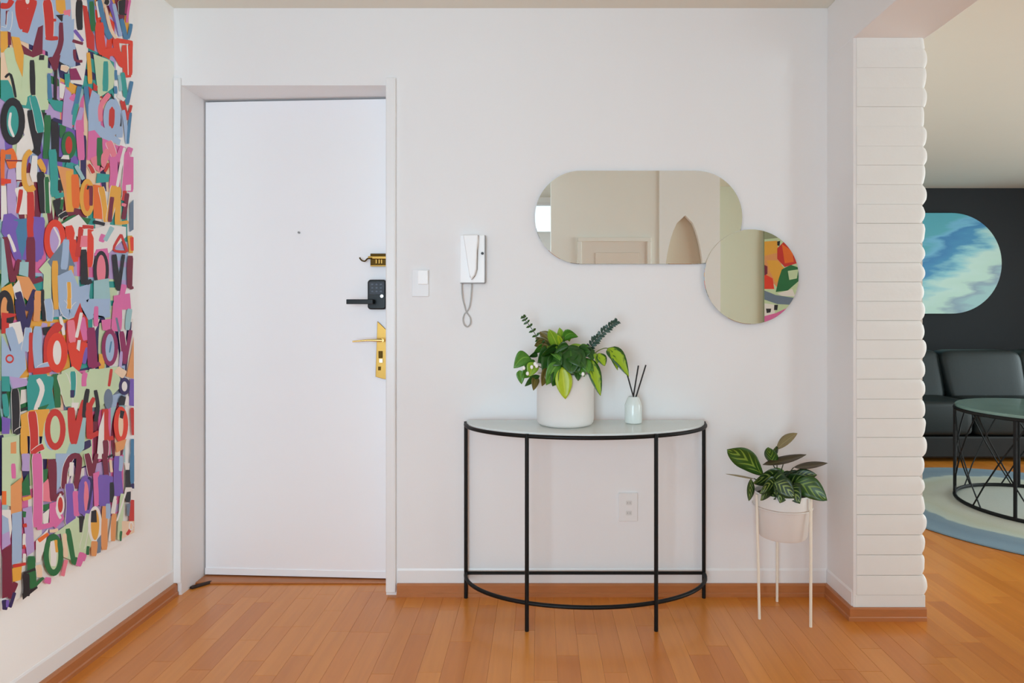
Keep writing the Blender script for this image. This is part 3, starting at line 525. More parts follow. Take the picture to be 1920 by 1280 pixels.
# traced foreground, one line per stroke: P polygon, S stroke, O ring, letters
T0 = '''
P0 b 0,0 150,0 330,0 600,0 600,540 480,500 440,440 200,340 0,260
P0 w 560,0 700,0 700,420 660,680 560,660 560,540 640,520 580,300
P0 g 0,380 190,380 380,450 370,880 260,860 200,870 140,820 60,640 0,640
P0 c 0,420 40,420 120,800 80,760 0,700
P0 t 0,640 60,640 150,810 240,760 250,760 330,900 330,1080 230,870 170,860 180,900 100,800 0,780
P0 w 130,860 220,870 270,1220 180,1280 120,1280 130,1150 190,1080
P0 b 370,330 470,330 470,440 380,460
P0 m 160,350 250,410 300,220 340,200 335,430 260,460 180,430
S0 R 165,0 190,230 | 88
S0 R 270,0 195,260 | 62
O0 R 215,5 42,60 26 w
S0 R 0,45 60,45 90,0 | 50
S0 m 55,85 55,200 | 34
S0 b 75,90 60,230 0,225 | 40
S0 R 370,0 390,310 | 82
S0 R 360,300 460,305 | 34
S0 R 390,165 445,160 | 22
P0 b 500,180 590,150 580,540 480,500
P0 y 440,0 515,0 525,105 480,115 445,80
P0 k 440,120 525,115 490,175
P0 h 500,85 560,75 555,130 510,125
S0 m 490,180 480,350 430,480 | 50
P0 m 380,465 480,440 455,560 450,800 425,800 430,580
S0 k 630,0 635,240 | 62
S0 v 590,240 660,330 | 30
S0 m 575,325 660,350 | 28
S0 m 590,395 600,480 655,490 | 26
P0 u 550,550 605,545 650,640 560,640
S0 b 520,120 540,520 | 60
P0 y 0,250 55,250 60,370 20,420 0,420
P0 m 55,250 80,260 85,360 58,360
P0 y 85,290 150,300 185,430 175,620 120,480
S0 g 60,390 150,800 | 76
S0 g 215,470 180,840 | 60
S0 k 250,480 262,760 | 44
P0 k 310,440 350,440 345,505 305,490
S0 g 320,480 335,880 | 96
S0 g 300,540 415,570 | 40
S0 e 385,590 395,800 | 34
S0 k 440,560 440,810 500,805 | 26
S0 k 470,500 540,545 | 16
S0 c 480,540 540,560 | 40
P0 t 510,590 555,590 545,700 515,690
P0 w 470,660 520,680 500,790 470,780
P0 t 370,790 500,810 490,900 430,880
S0 k 35,620 80,600 120,780 | 22
P0 t 0,660 40,660 120,830 60,830 0,790
O0 k 95,970 100,190 52 t
S0 w 80,900 70,1000 105,1095 | 22
S0 k 235,880 300,1220 | 66
S0 k 350,900 290,1210 | 46
S0 t 255,770 320,1060 | 62
S0 G 375,920 360,1270 | 60
S0 k 430,950 435,1290 | 64
S0 n 420,950 525,985 | 30
P0 G 470,1000 525,990 520,1050 480,1110 470,1080
S0 k 440,1270 560,1285 | 40
O0 G 545,1160 60,110 32 R
P0 w 500,1240 545,1240 550,1275 480,1270
P0 R 655,40 690,50 715,200 750,290 750,410 690,380
P0 e 690,0 750,0 760,240 740,270 715,190
S0 G 725,10 745,250 | 42
S0 w 770,10 790,150 | 26
S0 e 790,0 830,200 880,310 | 44
S0 c 840,60 880,230 940,330 | 30
S0 v 870,0 930,180 960,290 | 44
S0 k 850,0 840,35 | 36
S0 b 905,30 960,290 | 32
S0 k 970,0 975,120 | 76
S0 u 1010,0 1005,110 | 26
S0 p 1035,0 1010,180 | 22
S0 e 965,150 1005,330 | 34
S0 e 1045,190 1020,310 | 28
S0 S 785,140 790,160 | 34
S0 S 790,180 800,380 830,440 | 66
S0 S 820,430 920,420 990,530 | 76
S0 S 920,310 940,420 | 56
S0 S 1000,360 1015,620 | 66
S0 S 1045,330 1040,600 | 32
S0 S 920,320 1055,340 | 34
S0 w 1012,350 1020,600 | 10
S0 k 770,440 810,450 | 24
S0 y 700,420 715,670 | 34
P0 g 740,430 870,480 920,560 900,700 820,760 780,780 750,500
S0 t 840,490 835,730 | 44
S0 g 780,450 800,720 | 44
S0 e 920,560 925,640 | 26
S0 t 975,580 1010,840 | 40
S0 e 1050,650 1010,830 | 34
S0 d 945,600 960,730 | 26
S0 e 915,690 920,750 | 30
P0 R 740,660 775,690 770,730 740,720
P0 l 515,700 560,740 590,830 570,1030 490,1000 500,820
S0 p 560,800 600,760 | 44
S0 e 630,690 580,920 | 46
S0 t 610,830 580,1000 | 34
S0 l 650,860 600,1040 | 44
S0 e 680,690 720,980 | 44
P0 R 700,690 740,720 720,830
P0 b 730,720 790,760 800,1000 960,1120 950,1160 700,1060 700,840
S0 h 800,970 800,850 870,750 | 42
S0 b 890,790 940,900 950,1100 | 60
S0 k 880,750 950,900 960,1010 | 16
O0 b 890,940 70,150 50 R
S0 R 890,870 885,1010 | 44
S0 R 970,800 1015,960 | 36
S0 R 1045,840 1020,950 | 24
S0 b 980,880 1015,1150 | 34
S0 e 1040,900 1015,1150 | 24
S0 w 935,760 990,800 | 36
S0 p 625,960 645,1280 | 64
P0 p 700,1050 750,1040 800,1100 900,1140 940,1280 690,1280
S0 G 790,1100 795,1280 | 50
S0 h 860,1130 920,1290 | 60
S0 p 980,1170 930,1290 | 60
S0 w 990,1180 960,1290 | 22
S0 p 1040,1180 1010,1290 | 50
S1 o 15,0 15,300 | 40
S1 o 55,0 100,150 | 100
P1 s 35,40 80,40 80,80 35,80
S1 m 40,90 170,90 | 12
S1 w 150,100 150,260 | 60
S1 m 100,250 170,250 | 14
S1 l 85,160 90,540 | 70
P1 S 0,230 80,240 80,270 0,280
P1 w 0,290 40,290 50,540 0,580
S1 w 150,300 180,520 | 90
S1 R 160,320 130,510 | 34
S1 y 240,10 190,80 185,250 220,320 270,300 | 46
S1 y 300,80 340,160 330,180 | 44
P1 w 250,50 290,50 290,260 250,260 230,200
S1 R 235,340 240,700 | 62
S1 k 315,180 340,510 | 66
S1 k 260,0 310,40 | 50
S1 G 365,220 375,510 | 44
S1 w 385,260 395,500 | 10
S1 t 410,0 430,380 | 74
S1 t 430,375 510,360 | 40
P1 k 455,245 500,240 505,330 455,330
S1 k 445,400 470,540 | 60
S1 k 470,545 530,510 | 40
S1 G 490,400 480,480 | 26
S1 t 520,120 580,130 | 44
P1 a 450,130 580,160 580,480 520,500 500,330
S1 y 545,170 555,500 | 60
S1 o 590,200 600,470 | 66
O1 y 690,385 62,150 32 o
S1 m 720,290 720,450 | 34
S1 k 700,290 690,320 | 20
S1 d 600,130 660,240 | 36
P1 t 770,190 870,200 860,260 760,270
S1 h 740,60 790,150 830,60 860,0 | 60
S1 G 790,0 785,130 | 40
S1 R 700,120 740,190 | 34
S1 R 865,110 830,180 | 26
S1 p 900,60 900,320 | 70
S1 w 985,10 930,300 | 30
S1 p 1010,20 985,330 | 46
S1 p 1045,60 1035,340 | 46
P1 w 1000,285 1040,280 1040,330 1000,330
P1 o 740,280 800,290 830,560 740,550
S1 y 800,300 840,580 | 50
S1 y 905,290 860,580 | 54
S1 m 890,380 870,580 | 40
S1 y 935,300 930,600 | 56
S1 R 990,330 980,410 | 40
S1 m 1010,350 980,560 | 40
S1 h 965,440 1000,450 | 26
S1 y 930,590 1020,580 | 30
P1 s 1030,440 1065,400 1065,640 1030,660
P1 G 480,590 530,540 600,520 570,600
P1 G 620,535 720,555 680,630 650,620
P1 G 790,640 860,620 810,680
S1 k 740,580 830,600 | 30
P1 v 20,520 80,510 150,560 330,560 340,840 290,900 170,880 150,900 0,660
P1 e 100,560 220,550 200,760 160,900
S1 v 110,570 80,700 140,880 | 70
S1 m 30,700 95,1060 | 64
S1 m 145,880 95,1060 | 44
S1 w 55,680 110,820 | 26
P1 d 0,700 20,720 60,1060 0,1110
S1 v 300,540 290,880 | 100
S1 m 235,700 245,1070 | 70
S1 m 240,1065 330,1030 | 40
S1 R 235,540 235,700 | 58
P1 g 300,960 380,870 400,880 400,1280 330,1280 340,1000
P1 d 150,900 220,900 215,1020 140,1000
P1 a 120,1010 220,1020 280,1120 220,1220 150,1150
P1 w 480,600 620,520 720,640 860,600 1000,620 1000,700 860,830 620,830 640,720
O1 S 430,725 88,165 46 l
S1 w 420,620 470,730 430,840 | 16
S1 S 540,610 590,900 | 80
S1 R 640,620 610,860 | 48
S1 w 600,610 590,720 | 16
S1 S 715,620 705,940 | 56
S1 R 650,620 740,625 | 34
P1 h 640,690 690,690 690,780 630,780
S1 w 740,650 780,760 | 44
S1 p 820,680 800,740 | 50
S1 d 890,620 830,730 | 44
S1 R 960,680 900,800 1000,820 | 26
S1 R 960,680 1010,820 | 24
S1 y 1030,690 1040,830 | 44
S1 S 1045,700 1050,810 | 30
P1 s 370,900 520,700 560,860 590,930 520,1000 440,1000
S1 b 520,720 500,960 | 60
O1 p 800,930 55,130 8 h
P1 p 760,800 850,790 860,850 740,850
S1 k 660,800 665,1080 | 56
S1 k 670,1080 725,1050 | 34
O1 k 800,965 62,155 26 h
P1 d 740,1050 860,1030 880,1280 740,1280
S1 k 905,840 940,1120 | 46
S1 k 980,840 940,1130 | 30
S1 m 1035,850 1030,1110 | 46
S1 m 1030,1110 1060,1100 | 26
S1 p 985,1080 960,1200 | 50
P1 p 900,1170 1030,1150 1040,1280 900,1280
S1 y 430,890 440,1280 | 54
S1 y 560,930 540,1280 | 46
P1 b 450,1010 560,960 620,1100 690,1080 720,1280 460,1280
S1 y 540,1060 540,1280 | 34
P1 y 0,1110 80,1070 100,1130 100,1280 0,1280
O1 k 25,1290 75,165 44 a
P1 w 90,1100 140,1040 200,1280 130,1280
S1 n 130,1140 170,1290 | 60
S1 n 265,1120 200,1290 | 36
S1 a 300,1130 300,1290 | 60
S1 k 330,1120 325,1290 | 26
S2 k 70,0 65,100 | 46
S2 n 140,0 190,260 | 76
S2 n 265,0 205,230 | 40
S2 a 290,0 280,180 | 60
S2 k 330,0 340,180 | 34
P2 k 330,230 440,215 370,290 340,290
P2 R 0,110 120,120 60,270 0,280
P2 k 40,155 105,140 90,200 40,190
P2 w 60,200 150,180 180,330 180,560 100,400 60,280
P2 b 0,280 70,420 180,330 200,560 150,620 80,720 50,620 0,620
S2 b 60,230 150,560 | 80
O2 R 65,480 34,36 12 b
S2 b 370,0 385,180 | 66
P2 b 460,0 660,0 720,120 860,150 870,0 700,0 640,160 580,150 520,160 470,130
S2 b 480,20 540,130 620,40 | 70
S2 y 540,0 540,80 | 34
S2 b 640,0 720,160 | 60
S2 b 830,0 850,150 | 70
P2 R 580,150 630,30 650,110 690,160 700,300 600,580 520,380 520,180
S2 h 555,170 570,350 | 60
S2 p 640,150 680,330 | 60
S2 w 640,110 600,310 | 28
S2 p 760,60 760,220 | 36
P2 p 800,170 880,160 870,260 810,250
S2 p 930,20 920,260 | 80
S2 d 1030,80 1010,250 | 44
S2 s 920,150 950,300 | 20
S2 w 470,140 500,290 | 30
S2 R 470,200 380,330 370,560 | 66
S2 b 215,230 185,420 | 60
S2 R 240,270 235,590 | 44
S2 b 290,220 300,570 | 78
S2 b 290,560 390,520 | 40
S2 R 250,590 400,560 | 60
O2 S 445,430 84,160 50 w
S2 S 560,350 600,570 | 80
S2 S 670,350 600,570 | 60
P2 w 610,330 635,330 625,420 600,400
S2 v 690,390 660,520 | 34
P2 y 780,440 830,440 820,610 780,560
S2 u 715,230 730,550 | 76
S2 u 720,545 790,515 | 36
O2 u 868,390 66,148 30 b
S2 e 880,340 865,430 | 12
S2 u 960,260 985,500 | 46
S2 u 1035,250 985,520 | 38
P2 a 1060,300 1060,640 1000,620 1040,430
S2 l 960,420 950,560 | 26
P2 g 480,580 570,540 640,600 790,560 930,540 960,700 800,860 640,880 560,870 470,760
P2 t 0,620 60,620 70,740 0,740
P2 l 60,620 200,640 220,690 90,720
P2 t 220,610 360,600 400,700 430,870 330,900 210,900 200,700
S2 w 290,640 325,730 270,890 | 34
S2 G 430,600 450,870 | 60
S2 t 390,620 370,840 | 60
P2 G 290,870 380,840 340,900 290,920
S2 g 480,600 540,860 | 80
S2 t 570,580 570,780 | 46
P2 n 550,730 585,730 580,790 550,790
S2 p 670,590 660,700 | 44
S2 g 740,560 740,760 | 90
S2 R 880,560 860,700 | 26
S2 c 920,560 990,610 | 70
O2 n 985,700 46,70 24 w
P2 v 1030,640 1065,640 1065,860 1020,850
S2 k 980,780 960,850 | 50
P2 w 1000,770 1020,780 1020,860 985,850
O2 s 855,800 36,80 34 s
P2 k 0,740 40,740 30,870 0,880
S2 t 20,760 40,940 | 44
P2 v 0,940 70,960 60,1080 0,1080
S2 k 105,720 110,1080 | 70
S2 k 110,1075 200,1030 | 46
S2 k 150,890 205,870 | 22
P2 w 560,830 620,830 600,900 560,880
P2 y 150,930 230,890 380,880 380,1100 230,1100 160,1090
P2 g 380,900 540,890 600,1130 560,1280 300,1280 340,1000
O2 b 400,1100 60,110 14 d
P2 d 600,1000 680,900 660,1200 580,1280 500,1280
S2 R 240,900 260,1240 | 70
S2 R 250,1230 335,1180 | 46
O2 R 428,1045 84,165 44 g
S2 R 555,870 580,1160 | 66
S2 R 660,810 580,1160 | 46
S2 k 690,720 660,950 | 40
S2 R 700,830 705,1120 | 56
S2 R 740,790 690,900 690,960 | 34
S2 k 750,730 770,860 750,980 | 36
S2 R 700,1110 780,1070 | 44
S2 R 830,880 840,1130 | 56
S2 R 830,1130 895,1110 | 36
O2 S 955,1005 58,145 38 c
P2 k 950,890 985,900 970,960 945,950
S2 R 1045,870 1055,1090 | 34
S2 e 1050,1120 1050,1280 | 30
P2 a 910,1150 1000,1120 980,1200 920,1230
P2 g 0,1110 140,1090 140,1280 0,1280
P2 a 70,1150 115,1140 115,1270 70,1270
S2 y 175,1030 180,1250 | 60
P2 w 780,1030 820,900 820,1280 760,1280
S2 m 830,1130 830,1280 | 50
P3 g 0,0 140,0 130,160 70,240 70,420 0,420
S3 p 90,80 95,200 | 40
S3 l 190,0 190,140 | 70
P3 a 70,260 160,190 160,460 70,490
P3 G 160,240 210,160 230,330 165,340
S3 y 165,365 235,345 | 30
P3 o 0,300 35,300 35,410 0,410
P3 d 0,410 50,410 40,450 0,450
P3 w 0,450 70,450 80,600 60,720 0,620
P3 b 0,490 50,520 60,620 0,650
P3 b 80,480 160,460 160,860 80,890
P3 l 0,650 60,620 70,720 0,770
P3 l 165,440 240,420 260,780 200,820
P3 G 165,460 195,465 190,510 165,510
S3 R 180,560 185,590 | 34
S3 w 180,640 180,750 | 26
S3 R 175,730 180,760 | 24
P3 G 320,130 370,120 360,230 325,230
P3 h 330,240 370,200 400,390 330,380
P3 G 330,410 380,400 370,460 330,460
P3 w 330,480 380,440 370,570 330,560
S3 p 280,0 285,590 | 84
S3 p 280,590 420,560 | 50
P3 b 430,0 560,0 480,250 440,300
S3 m 400,45 410,380 | 66
S3 m 400,370 490,310 | 36
S3 m 560,20 510,120 495,280 | 50
S3 m 550,25 620,40 590,280 | 44
S3 w 560,70 555,180 | 40
S3 m 680,0 715,180 | 46
S3 m 760,0 720,180 | 36
S3 m 820,0 840,190 | 46
S3 k 850,30 890,10 | 20
S3 c 870,50 880,150 | 24
P3 p 380,400 440,380 480,470 500,520 430,600 380,550
S3 w 470,320 440,440 470,520 | 20
O3 w 468,410 34,80 14 R
S3 v 540,240 550,570 | 76
S3 p 590,300 600,500 | 50
O3 v 670,340 62,165 36 h
S3 v 640,230 640,480 | 50
S3 n 690,190 720,240 690,450 | 22
P3 p 730,160 780,140 790,400 740,440
S3 v 815,170 820,420 | 96
S3 v 870,180 840,380 | 50
S3 v 930,20 935,340 | 70
S3 b 955,20 950,140 | 30
S3 k 880,230 880,390 | 36
S3 w 910,340 880,480 | 24
S3 k 1010,130 1010,390 | 46
P3 w 985,75 1025,75 1020,130 990,130
S3 e 1045,0 1045,240 | 34
S3 n 1045,240 1050,280 | 30
S3 R 1050,370 1040,560 | 40
P3 m 0,770 75,730 80,1080 60,1140 0,1160
P3 y 80,920 160,880 150,1010 85,1030
S3 R 85,900 190,880 | 30
S3 n 15,1170 20,1250 | 50
S3 m 110,1030 60,1160 | 50
S3 n 100,1110 60,1230 | 30
S3 v 45,1170 40,1230 | 24
S3 w 180,800 180,870 | 26
S3 G 235,820 250,1080 | 70
S3 G 250,1070 330,990 | 30
S3 k 190,960 195,1140 | 60
S3 k 170,960 290,915 | 22
S3 c 290,890 300,990 | 50
P3 k 160,1120 280,1060 285,1075 165,1170
P3 w 270,700 370,600 340,760 300,870 270,870
S3 o 290,700 370,640 | 36
S3 c 380,620 450,610 | 30
P3 g 390,660 600,510 700,540 740,450 740,700 620,880 500,830 470,640
O3 G 412,810 80,170 42 g
S3 w 410,700 410,900 | 40
S3 y 430,690 440,790 | 26
S3 G 525,600 575,880 | 46
S3 G 600,830 575,890 | 26
S3 c 500,640 510,830 | 36
S3 p 370,990 360,1040 | 54
S3 h 515,850 485,980 | 32
S3 p 640,790 610,900 | 46
S3 p 665,800 650,860 | 30
S3 G 690,740 685,810 | 26
P3 k 615,500 660,500 640,630 620,630
S3 g 690,480 640,760 | 44
O3 w 745,570 56,150 22 y
P3 k 715,460 755,450 760,550 710,550
P3 s 760,690 800,640 790,790 760,800
S3 a 740,700 735,820 | 50
S3 a 825,420 820,770 | 54
S3 b 850,400 850,520 | 40
S3 w 910,370 860,700 | 26
S3 a 900,480 890,700 | 40
S3 g 965,320 940,690 | 40
S3 w 1000,280 920,540 | 16
P3 w 990,270 1040,270 1050,300 980,310
P3 s 1000,400 1030,400 1020,500 1000,500
P3 c 960,540 1060,540 1060,630 960,680
S3 R 1050,580 1000,650 | 26
S3 G 955,620 950,700 | 20
O3 w 1035,580 20,36 9 c
'''
for ln in T0.strip().splitlines():
    head, col, rest_ = ln[:2], ln[3], ln[5:]
    k = int(head[1]); ty = head[0]
    if ty == 'S':
        a, b = rest_.split('|'); pts = [tuple(map(float, t.split(','))) for t in a.split()]
        w_ = float(b); st_ = RB.getstate()
        if w_ > 32 and RB.random() < .22:
            RB.setstate(st_); r = [zz(k, [q])[0] for q in ribbon(pts, w_+9)]; n_ = len(r)//2; pa.strip(r[:n_], r[n_:][::-1], 'w')
        RB.setstate(st_); r = [zz(k, [q])[0] for q in ribbon(pts, w_)]; n_ = len(r)//2; pa.strip(r[:n_], r[n_:][::-1], col)
    elif ty == 'P':
        pa.poly(zz(k, [tuple(map(float, t.split(','))) for t in rest_.split()]), col)
    else:
        t = rest_.split(); cu, cv = map(float, t[0].split(',')); ru, rv = map(float, t[1].split(',')); wd = float(t[2])
        (cx_, cy_), = zz(k, [(cu, cv)]); pa.ring(cx_, cy_, ru/4.266, rv/4.266, wd/4.266, col, t[3] if len(t) > 3 else None)
pa.mb.build('painted_letters', PM, art, fixn=False)

# ------------------------------------------------------------------ console table
TZ = .7095; tcx, hw, dep, yb = .186, .479, .292, 2.474
ct = thing('console_table', 'half-round console table of thin black metal with pale glass top', 'table', (tcx, 2.35, 0))
def ell(t, ins=0): return (tcx-(hw-ins)*math.cos(t), yb-(dep-ins)*math.sin(t))
arc = [ell(PI*i/48) for i in range(49)]
tr = .0075
q = MB().tube([(a, b, TZ-.008) for a, b in arc], tr, 10).tube([(tcx-hw, yb, TZ-.008), (tcx+hw, yb, TZ-.008)], .006, 8); q.build('top_ring', BLACKM, ct)
q = MB().tube([(a, b, .1) for a, b in arc], tr, 10); q.build('lower_ring', BLACKM, ct)
q = MB().tube([(tcx-hw, yb, .1), (tcx+hw, yb, .1)], .0065, 8); q.build('lower_rail', BLACKM, ct)
for lx, ly in ((tcx-hw, yb), (tcx+hw, yb), (-.0425, 2.215), (.4235, 2.215)):
    MB().tube([(lx, ly, 0), (lx, ly, TZ)], .0075, 10).build('leg', BLACKM, ct)
gl = [ell(PI*i/48, .004) for i in range(49)]
MB().prism(gl, lambda a, b, d: (a, b, d), TZ-.0005, TZ+.006).build('glass_top', FROST, ct)
TT = TZ+.006
# ------------------------------------------------------------------ leaves
def leaf(mb, base, tip, width, roll=0., bend=.15, fold=.25, nl=9, shape=1.0, wave=0., updir=None, curl=0., mi=0):
    base, tip = Vector(base), Vector(tip); d = tip-base; L = d.length; d.normalize()
    view = Vector((0, -1, 0)); side = d.cross(view)
    if side.length < .05: side = Vector((1, 0, 0))
    side.normalize(); nrm = side.cross(d); nrm.normalize()       # towards the viewer
    cr, sr = math.cos(roll), math.sin(roll); side, nrm = side*cr+nrm*sr, nrm*cr-side*sr
    up = updir or Vector((0, 0, 1))
    vs = []; uvs = []
    M = (-1, -.55, 0, .55, 1)
    for i in range(nl+1):
        t = i/nl
        wv = width/2*(math.sin(PI*min(1, (t**shape)))**.75)*(1-.15*t) if 0 < t < 1 else .0006
        c_ = base+d*(L*t)+up*(bend*L*math.sin(PI*t))
        for m_ in M:
            off = abs(m_)*wv
            vs.append(c_+side*(m_*wv)+nrm*(fold*off*(1 if curl >= 0 else -1)+wave*width*math.sin(t*14+m_)*abs(m_)))
            uvs.append((.5+m_/2, t))
    n = len(M)
    o = mb.add(vs, [(i*n+k, i*n+k+1, (i+1)*n+k+1, (i+1)*n+k) for i in range(nl) for k in range(n-1)], mi, True)
    for i, u in enumerate(uvs): mb.uv[o+i] = u
def leaf_mat(name, c1, c2, kind='plain', rough=.38):
    k = NT(name); uv = k.n('ShaderNodeUVMap'); sp = k.n('ShaderNodeSeparateXYZ'); k.l(uv.outputs[0], sp.inputs[0])
    a = k.n('ShaderNodeMath', operation='SUBTRACT'); a.inputs[1].default_value = .5; k.l(sp.outputs[0], a.inputs[0])
    ab = k.n('ShaderNodeMath', operation='ABSOLUTE'); k.l(a.outputs[0], ab.inputs[0])
    mx = k.n('ShaderNodeMix', data_type='RGBA'); mx.inputs[6].default_value = (*lin(c1), 1); mx.inputs[7].default_value = (*lin(c2), 1)
    if kind == 'plain':
        rp = k.n('ShaderNodeValToRGB'); rp.color_ramp.elements[0].position = .0; rp.color_ramp.elements[0].color = (1, 1, 1, 1); rp.color_ramp.elements[1].position = .06; rp.color_ramp.elements[1].color = (0, 0, 0, 1)
        nz = k.n('ShaderNodeTexNoise', i_Scale=5.); k.l(uv.outputs[0], nz.inputs['Vector'])
        m2 = k.n('ShaderNodeMath', operation='MULTIPLY_ADD'); m2.inputs[1].default_value = .6; k.l(nz.outputs[0], m2.inputs[0]); k.l(ab.outputs[0], rp.inputs[0]); k.l(rp.outputs[0], m2.inputs[2])
        sb = k.n('ShaderNodeMath', operation='SUBTRACT', use_clamp=True); sb.inputs[1].default_value = .1; k.l(m2.outputs[0], sb.inputs[0]); k.l(sb.outputs[0], mx.inputs[0])
    elif kind == 'variegated':                       # bright middle, dark edge on one side
        nz = k.n('ShaderNodeTexNoise', i_Scale=3.5, i_Detail=3.); k.l(uv.outputs[0], nz.inputs['Vector'])
        s2 = k.n('ShaderNodeMath', operation='ADD'); k.l(nz.outputs[0], s2.inputs[0]); k.l(ab.outputs[0], s2.inputs[1])
        rp = k.n('ShaderNodeValToRGB'); rp.color_ramp.elements[0].position = .74; rp.color_ramp.elements[1].position = .84; k.l(s2.outputs[0], rp.inputs[0]); k.l(rp.outputs[0], mx.inputs[0])
    else:                                            # herring-bone bands
        m1 = k.n('ShaderNodeMath', operation='MULTIPLY_ADD'); m1.inputs[1].default_value = -.9; k.l(ab.outputs[0], m1.inputs[0]); k.l(sp.outputs[1], m1.inputs[2])
        m2 = k.n('ShaderNodeMath', operation='MULTIPLY'); m2.inputs[1].default_value = 30; k.l(m1.outputs[0], m2.inputs[0])
        sn = k.n('ShaderNodeMath', operation='SINE'); k.l(m2.outputs[0], sn.inputs[0])
        s3 = k.n('ShaderNodeMath', operation='MULTIPLY_ADD'); s3.inputs[1].default_value = -2.4; k.l(ab.outputs[0], s3.inputs[0]); k.l(sn.outputs[0], s3.inputs[2])
        rp = k.n('ShaderNodeValToRGB'); rp.color_ramp.elements[0].position = -.0; rp.color_ramp.elements[1].position = .35; k.l(s3.outputs[0], rp.inputs[0]); k.l(rp.outputs[0], mx.inputs[0])
    k.l(mx.outputs[2], k.b.inputs['Base Color']); k.b.inputs['Roughness'].default_value = rough
    try: k.b.inputs['Transmission Weight'].default_value = 0
    except Exception: pass
    return k.m
LB = leaf_mat('bright_green_leaf', (112, 158, 26), (178, 196, 70))
LY = leaf_mat('yellow_green_leaf', (160, 182, 20), (190, 204, 60))
LD = leaf_mat('dark_green_leaf', (26, 70, 18), (70, 118, 40))
LM = leaf_mat('mid_green_leaf', (58, 118, 28), (122, 170, 66))
LBR = leaf_mat('olive_brown_leaf', (92, 84, 38), (142, 120, 60))
LV = leaf_mat('variegated_leaf', (150, 180, 30), (38, 84, 22), 'variegated')
LE = leaf_mat('blue_green_leaf', (36, 66, 56), (74, 112, 96))
LC = leaf_mat('banded_calathea_leaf', (34, 60, 22), (140, 160, 82), 'band')
LCL = leaf_mat('bright_banded_calathea_leaf', (46, 82, 26), (122, 150, 58), 'band')
LP = leaf_mat('purple_brown_leaf_back', (58, 44, 34), (110, 100, 62))
LT = leaf_mat('tan_dry_leaf', (128, 112, 72), (160, 145, 100))
STEM = mat('green_stem', (92, 110, 48), .5); STEMD = mat('dark_green_stem', (50, 62, 40), .5)
GLINT = mat('white_bud', (244, 242, 240), .4)  # colour of the painted leaf highlights
# ------------------------------------------------------------------ planter on the console
pcx, pcy, pr = .1035, 2.383, .1105
p1 = thing('potted_plant', 'leafy mixed green plant in a white cylinder pot on the console table', 'plant', (pcx, pcy, TT))
prof = [(pr-.022, 0), (pr-.008, .004), (pr-.002, .012), (pr, .03), (pr, .197), (pr-.003, .2), (pr-.009, .197), (pr-.009, .17), (.0, .17)]
MB().lathe(prof[:-1]+[(.001, .17)], (pcx, pcy, TT), 64).build('pot', POTW, p1)
MB().lathe([(pr-.012, .168), (pr-.012, .182), (.05, .19), (.001, .192)], (pcx, pcy, TT), 32).build('soil', SOIL, p1)
heart = Vector((pcx, pcy, TT+.19))
def L1(name, m, b, t, wd, yb_, yt_, **kw):
    mb = MB(); leaf(mb, P(b[0], b[1], yb_), P(t[0], t[1], yt_), wd, **kw); return mb.build(name, m, p1, fixn=False, solid=.0006)
Yp = 2.36
